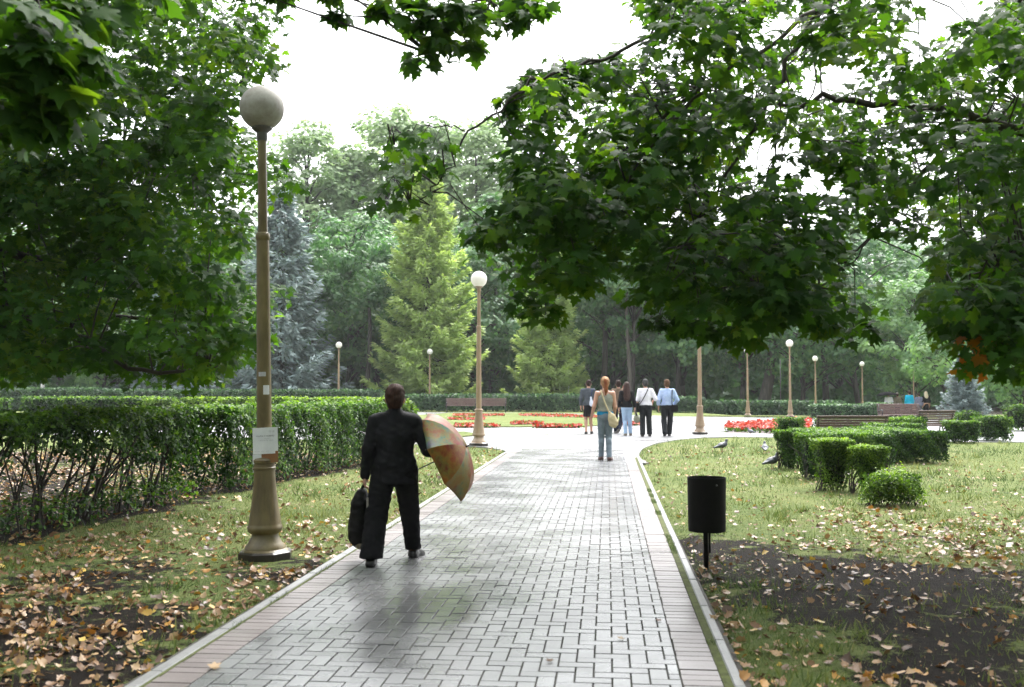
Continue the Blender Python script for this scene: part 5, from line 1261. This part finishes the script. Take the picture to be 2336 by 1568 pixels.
def g2(J, tor, arm, leg, foot, head):
    return [('vest', G_(tor[:4], .018) + [cap((.09, -.01, 1.25), (.11, -.01, 1.44), .07, .045, .8), cap((-.03, -.02, 1.22), (-.06, -.01, 1.44), .10, .035, .9), cap((0, 0, 1.10), (0, -.01, .99), .135, .155, .85)], .03, [up(1.035), dn(1.455)], M_VEST, .003),
            ('undershirt', G_(tor[:4], .013) + [cap((-.10, -.02, 1.28), (-.115, -.005, 1.44), .05, .03, .9)], .03, [up(.96), dn(1.44)], M_BLUE, .002), jeans(0, 0, M_DEN, .008, .004)(J, leg),
            ('ponytail', [cap(np.array(J['head']) + (0, -.118, .05), np.array(J['head']) + (.012, -.15, -.15), .046, .034), cap(np.array(J['head']) + (.01, -.145, -.1), np.array(J['head']) + (.004, -.15, -.24), .038, .014)], .03, [], M_PONY, .003)]
def hair2(h): return ([ell(h + (0, -.012, .035), (.088, .104, .102)), ell(h + (0, -.10, .045), (.055, .045, .05)), ell(h + (0, -.05, -.03), (.066, .06, .08))], M_BLOND, .03)
tW, kW = person('woman in grey vest and grey jeans with a strawberry-blond ponytail', 1381, 1052, 861, J2, SKIN, g2, hair2, GRP, .014, shoe=plain('brown_shoe', (.05, .02, .015), (.08, .035, .025), .5, 20))
bw = np.array(tW.location)
tb = thing('shoulder_bag', 'beige cloth bag slung across the back of the woman in jeans', 'bag', bw)
M_BEIGE = cloth('beige_cloth', (.40, .33, .20), (.52, .44, .29))
def strap(mb, pts, w, th):
    pts = np.array(pts, float); q = np.concatenate([pts[:1], (pts[:-1] + pts[1:]) / 2, pts[-1:]])
    mb.tube(pts, w, 8)
m = MB(); strap(m, np.array([(-.095, .06, 1.44), (-.09, -.05, 1.475), (-.075, -.13, 1.40), (-.03, -.155, 1.25), (.03, -.165, 1.10), (.075, -.19, 1.00)]) * kW, .018 * kW, 0); m.build('strap', M_BEIGE, tb, smooth=True)
body_mesh('pouch', [surface([ell((.135, -.20, .86), (.085, .06, .13)), cap((.07, -.19, 1.02), (.10, -.20, .92), .022, .05), ell((.17, -.20, .80), (.085, .055, .085))], .012, .05, wrinkle=.003)], M_BEIGE, tb, kW)
# woman in grey jacket and black skirt
J3 = skel(**walkB); J3.update(wid=.94, stout=.94, kneeL=(-.07, .05, .50), ankL=(-.075, -.10, .10), toeL=(-.08, .04, .03), kneeR=(.08, .05, .50), ankR=(.11, .06, .10), toeR=(.14, .20, .03), elL=(-.245, -.03, 1.15), wrL=(-.24, .03, .92), elR=(.24, -.02, 1.15), wrR=(.19, .15, 1.0), head=(.02, .02, 1.63))
M_GJ = cloth('grey_jacket', (.055, .065, .075), (.085, .095, .11)); M_SK = cloth('black_skirt', (.006, .006, .007)); M_DKH = plain('dark_hair', (.014, .008, .006), (.04, .022, .016), .75, 50, .5, stretch=(1, 1, .2), spec=.15)
def jacket(nm, m, hem, d=.02, flare=.17, slv=True, wr=.002, neck=1.50):
    return lambda J, tor, arm: (nm, G_(tor, d) + (G_(arm('L') + arm('R'), d) if slv else []) + [cap((0, 0, 1.08), (0, -.005, hem - .02), .135 * J['wid'], flare * J['wid'], .82)], .03, [up(hem), dn(neck)] , m, wr)
def g3(J, tor, arm, leg, foot, head):
    return [jacket('jacket', M_GJ, .93)(J, tor, arm), ('skirt', [cap((0, 0, 1.0), (0, 0, .58), .14, .165, .85), ell((0, -.01, .93), (.165, .12, .12))], .03, [up(.57), dn(1.0)], M_SK, .003)]
def hair_up(m): return lambda h: ([ell(h + (0, -.016, .04), (.084, .10, .095)), ell(h + (0, -.085, .075), (.045, .04, .04)), ell(h + (0, -.06, -.02), (.06, .05, .05))], m, .03)
t3, k3 = person('woman in a grey jacket and black knee-length skirt', 1342, 991, 868, J3, SKIN, g3, hair_up(M_DKH), GRP, .018, shoe=plain('dark_shoe', (.02, .018, .016), None, .5))
tb = thing('tote_bag', 'small white bag with blue edge over the shoulder of the woman in the skirt', 'bag', tuple(t3.location))
body_mesh('pouch', [surface([cap((.075, -.17, 1.20), (.10, -.17, .97), .03, .055, .6), ell((.09, -.17, 1.0), (.065, .035, .09))], .014, .03, [])], cloth('white_bag', (.55, .58, .68), (.66, .68, .76)), tb, k3)
m = MB(); m.tube(np.array([(.14, .02, 1.47), (.13, -.09, 1.45), (.10, -.15, 1.33), (.08, -.17, 1.20)]) * k3, .014 * k3, 6); m.build('strap', cloth('navy_strap', (.03, .04, .09)), tb, smooth=True)
# half hidden person in brown
J4 = skel(**walkA); J4.update(elR=(.24, .06, 1.22), wrR=(.16, .12, 1.44), hdR=(0, .2, 1), kneeR=(.10, -.02, .50), ankR=(-.02, -.36, .20), toeR=(-.05, -.30, .08))
M_BR = cloth('brown_coat', (.12, .085, .06), (.17, .12, .085)); M_BT = cloth('dark_navy_trousers', (.010, .012, .02))
def g4(J, tor, arm, leg, foot, head): return [jacket('jacket', M_BR, .82, .024, .19)(J, tor, arm), jeans(0, 0, M_BT)(J, leg)]
person('person in a brown coat half hidden behind the woman with the beige bag', 1411, 990, 869, J4, SKIN, g4, hair_short(M_DKH), GRP, .018, shoe=plain('grey_shoe', (.10, .09, .08), None, .6))
# woman with long dark hair
J5 = skel(**walkB); J5.update(wid=.95, stout=.95, kneeL=(-.06, .04, .5), ankL=(-.05, -.08, .10), toeL=(-.06, .06, .03), kneeR=(.10, .04, .5), ankR=(.125, .03, .10), toeR=(.15, .18, .03), elR=(.245, -.03, 1.14), wrR=(.27, .03, .90))
M_BJ = cloth('black_jacket', (.010, .010, .011)); M_LD = cloth('pale_denim', (.28, .40, .56), (.40, .53, .70), .9, 5); M_BRH = plain('long_brown_hair', (.022, .011, .009), (.06, .032, .026), .7, 50, .5, stretch=(1, 1, .15), spec=.2)
def g5(J, tor, arm, leg, foot, head): return [jacket('jacket', M_BJ, .93, .02, .175)(J, tor, arm), jeans(0, 0, M_LD, .012, .012)(J, leg)]
t5, k5 = person('woman with long dark hair, black jacket and pale blue jeans', 1430, 995, 873, J5, SKIN, g5, hair_long(M_BRH, .40), GRP, .018, shoe=plain('light_shoe', (.18, .15, .12), None, .5))
tb = thing('tote_bag', 'soft dark and khaki bag in the right hand of the woman in pale jeans', 'bag', tuple(t5.location))
body_mesh('pouch', [surface([cap((.30, .0, .78), (.33, .0, .55), .03, .09, .6), ell((.33, 0, .55), (.11, .06, .12))], .016, .04, wrinkle=.004)], cloth('khaki_bag', (.22, .235, .17), (.30, .31, .23)), tb, k5)
m = MB(); m.tube(np.array([(.27, .05, .80), (.285, .03, .84), (.30, 0, .78), (.32, -.03, .66)]) * k5, .022, 8); m.build('handle', M_BAG, tb, smooth=True)
# man in white shirt
J6 = skel(**walkB); J6.update(wid=1.08, stout=1.12, elR=(.30, -.06, 1.16), wrR=(.24, .16, 1.10), elL=(-.24, -.02, 1.14), wrL=(-.25, .12, .98), kneeL=(-.09, .04, .50), ankL=(-.115, -.16, .10), toeL=(-.12, .0, .03), kneeR=(.11, .06, .5), ankR=(.125, .04, .09), toeR=(.16, .19, .03), head=(-.0, .02, 1.64))
M_WS = cloth('white_shirt', (.62, .60, .66), (.74, .73, .78)); M_BTR = cloth('charcoal_trousers', (.012, .014, .016), (.025, .027, .03)); M_GH = plain('grey_hair', (.025, .025, .025), (.07, .07, .07), .8, 50, .4, spec=.1)
def shirt(m, slv): return lambda J, tor, arm: ('shirt', G_(tor, .02) + G_([arm('L')[0], arm('R')[0]] + ([arm('L')[1], arm('R')[1]] if slv else []), .024) + [cap((0, 0, 1.15), (0, 0, 1.0), .145 * J['wid'], .150 * J['wid'], .85)], .03, [up(.965), dn(1.50)], m, .004)
def g6(J, tor, arm, leg, foot, head): return [shirt(M_WS, False)(J, tor, arm), jeans(0, 0, M_BTR, .02, .03, top=1.0)(J, leg)]
t6, k6 = person('man in a white shirt with a black strap across his back', 1473, 997, 867, J6, SKIN_T, g6, hair_short(M_GH), GRP, .018, shoe=plain('black_leather', (.012, .008, .007), None, .4))
tb = thing('shoulder_bag', 'black bag at the left hip of the man in the white shirt', 'bag', tuple(t6.location))
m = MB(); m.tube(np.array([(.10, .05, 1.50), (.07, -.10, 1.47), (-.02, -.158, 1.30), (-.12, -.165, 1.12), (-.20, -.13, 1.0)]) * k6, .014, 8); m.build('strap', M_BAG, tb, smooth=True)
m = MB(); m.box(np.array((-.255, -.08, .90)) * k6, (.10, .24, .30), bev=.02); auto_smooth(m.build('pouch', M_BAG, tb))
# man in pale blue shirt
J7 = skel(**walkB); J7.update(wid=1.10, stout=1.15, elL=(-.285, -.03, 1.13), wrL=(-.265, .08, .91), elR=(.30, -.03, 1.14), wrR=(.23, .14, .99), kneeR=(.09, .06, .50), ankR=(.055, .04, .09), toeR=(.08, .20, .03), kneeL=(-.11, .02, .5), ankL=(-.12, -.26, .13), toeL=(-.12, -.14, .035), head=(-.01, .02, 1.64))
M_BS = cloth('blue_shirt', (.30, .40, .62), (.42, .52, .72)); M_GH2 = plain('light_brown_hair', (.06, .034, .02), (.12, .07, .04), .8, 50, .4, spec=.1)
def g7(J, tor, arm, leg, foot, head): return [shirt(M_BS, True)(J, tor, arm), jeans(0, 0, M_BTR, .022, .032, top=1.0)(J, leg)]
t7, k7 = person('man in a pale blue long-sleeved shirt, rightmost of the walking group', 1523, 996, 868, J7, SKIN_T, g7, hair_short(M_GH2), GRP, .018, shoe=plain('black_boot', (.012, .010, .01), None, .4))
tb = thing('shoulder_bag', 'dark bag on the right shoulder of the man in the blue shirt', 'bag', tuple(t7.location))
m = MB(); m.tube(np.array([(.135, .06, 1.46), (.14, -.08, 1.46), (.125, -.15, 1.32), (.115, -.17, 1.08), (.13, -.16, .96)]) * k7, .014, 8); m.build('strap', M_BAG, tb, smooth=True)
m = MB(); m.box(np.array((.20, -.13, .88)) * k7, (.22, .09, .22), bev=.02); auto_smooth(m.build('pouch', M_BAG, tb))

# --- people far off on the right
FARP = 'people in the distance on the right'
def simple(topm, botm, hem=.95, skirt=False):
    def g(J, tor, arm, leg, foot, head):
        o = [jacket('shirt', topm, hem, .022, .17)(J, tor, arm)]
        o.append(('skirt', [cap((0, 0, 1.0), (0, 0, .55), .15, .19, .85)], .03, [up(.54), dn(1.0)], botm, .003) if skirt else jeans(0, 0, botm, .02, .02)(J, leg)); return o
    return g
def farp(label, px, ytop, garments, hair, J=None):
    Z = 62.0; x = (px - 1168) / F * Z; z = float(ground_z(x, Z))
    return person(label, px, 0, ytop, J or skel(**walkA), SKIN, garments, hair, FARP, .026, shoe=M_IRON, loc=(x, Z, z))
M_WT = cloth('pale_lilac_shirt', (.52, .50, .62)); M_TQ = cloth('turquoise_shirt', (.01, .36, .62), (.014, .42, .68)); M_GR = cloth('grey_violet_shirt', (.16, .16, .24)); M_NV = cloth('navy_trousers', (.012, .018, .035))
tf, kf = farp('distant person in a pale shirt under a black umbrella', 2026, 896, simple(M_WT, M_NV), hair_short(M_DKH))
umbrella('black umbrella over the distant person in the pale shirt', np.array(tf.location) + np.array((-.10, 0, 1.47)), (-.06, 0, 1), .64, .20, .62, [plain('black_umbrella_cloth', (.002, .002, .003), (.004, .004, .005), 1.0, 6, spec=.05)], 'umbrella', .2)
farp('distant person in brown beside the black umbrella', 2046, 897, simple(cloth('brown_jacket', (.10, .085, .065)), M_NV, .85), hair_short(plain('brown_hair_far', (.05, .03, .02), None, .6)))
farp('distant man in a bright turquoise shirt', 2073, 892, simple(M_TQ, M_SUIT), hair_short(M_HAIRB))
farp('distant person in a grey shirt right of the turquoise shirt', 2095, 897, simple(M_GR, cloth('grey_trousers', (.09, .09, .11)), .92), hair_short(M_DKH))
farp('distant blonde woman in black and white, rightmost of the far people', 2111, 894, simple(cloth('black_top', (.012, .012, .014)), M_SK, 1.05, True), hair_long(plain('blonde_hair', (.62, .50, .36), (.74, .64, .50), .5, 20), .22))

# ------------------------------------------------------------------ pigeons
M_PIG = plain('pigeon_feathers', (.028, .032, .045), (.075, .082, .10), .45, 16, .2); M_PIG2 = plain('grey_pigeon_feathers', (.10, .11, .13), (.20, .21, .23), .5, 16, .2); M_LEGS = plain('pigeon_leg', (.25, .07, .05), None, .6); M_BEAK = plain('beak', (.05, .045, .04), None, .5)
def pigeon(label, px, y, k, rz, mat):
    t = thing('pigeon', label, 'pigeon', G(px, y, .0), rz, 'pigeons by the square'); t.scale = (k, k, k)
    b = [ell((0, 0, .13), (.085, .058, .055)), cap((-.05, 0, .125), (.06, 0, .155), .045, .045), cap((-.06, 0, .115), (-.175, 0, .085), .032, .016, 1.3), cap((.06, 0, .16), (.085, 0, .215), .036, .024), ell((.092, 0, .235), (.026, .021, .021)), cap((-.03, .05, .135), (-.13, .03, .105), .022, .008), cap((-.03, -.05, .135), (-.13, -.03, .105), .022, .008)]
    body_mesh('body', [surface(b, .007, .02)], mat, t)
    MB().tube([(.112, 0, .234), (.135, 0, .226)], [.007, .0015], 6).build('beak', M_BEAK, t)
    for s in (-1, 1):
        m = MB().tube([(.0, s * .022, .09), (-.005, s * .022, .04), (.005, s * .022, .004)], .005, 5)
        for a in (-.5, 0, .5, math.pi): m.tube([(.005, s * .022, .005), (.005 + .03 * math.cos(a), s * .022 + .03 * math.sin(a), .003)], .003, 4)
        m.build('leg', M_LEGS, t)
        MB().ball((.100, s * .0205, .239), .0042, 6, 5).build('eye', M_FLOWER, t)
pigeon('dark pigeon on the grass facing right, leftmost of the three', 1648, 1031, 1.25, R(12), M_PIG)
pigeon('dark pigeon on the grass seen from behind, between the other two', 1745, 1036, 1.2, R(80), M_PIG)
pigeon('dark pigeon on the grass, closest to the vase shaped shrub', 1762, 1070, 1.25, R(20), M_PIG)
pigeon('paler grey pigeon on the paving before the red flower triangle', 1712, 992, .95, R(185), M_PIG2)

# ------------------------------------------------------------------ damp air
hz = MB().box((0, 75, 19.5), (240, 260, 44)).build('haze', None); hz.data.materials.clear()
mh = bpy.data.materials.new('damp_air'); mh.use_nodes = True; hn = mh.node_tree.nodes; hn.remove(hn['Principled BSDF'])
pv = hn.new('ShaderNodeVolumePrincipled'); pv.inputs['Color'].default_value = (.93, .96, .97, 1); pv.inputs['Density'].default_value = HAZE
mh.node_tree.links.new(pv.outputs[0], hn['Material Output'].inputs['Volume']); hz.data.materials.append(mh)
tag(hz, 'thin pale damp air fading the far trees', 'haze', kind='stuff')
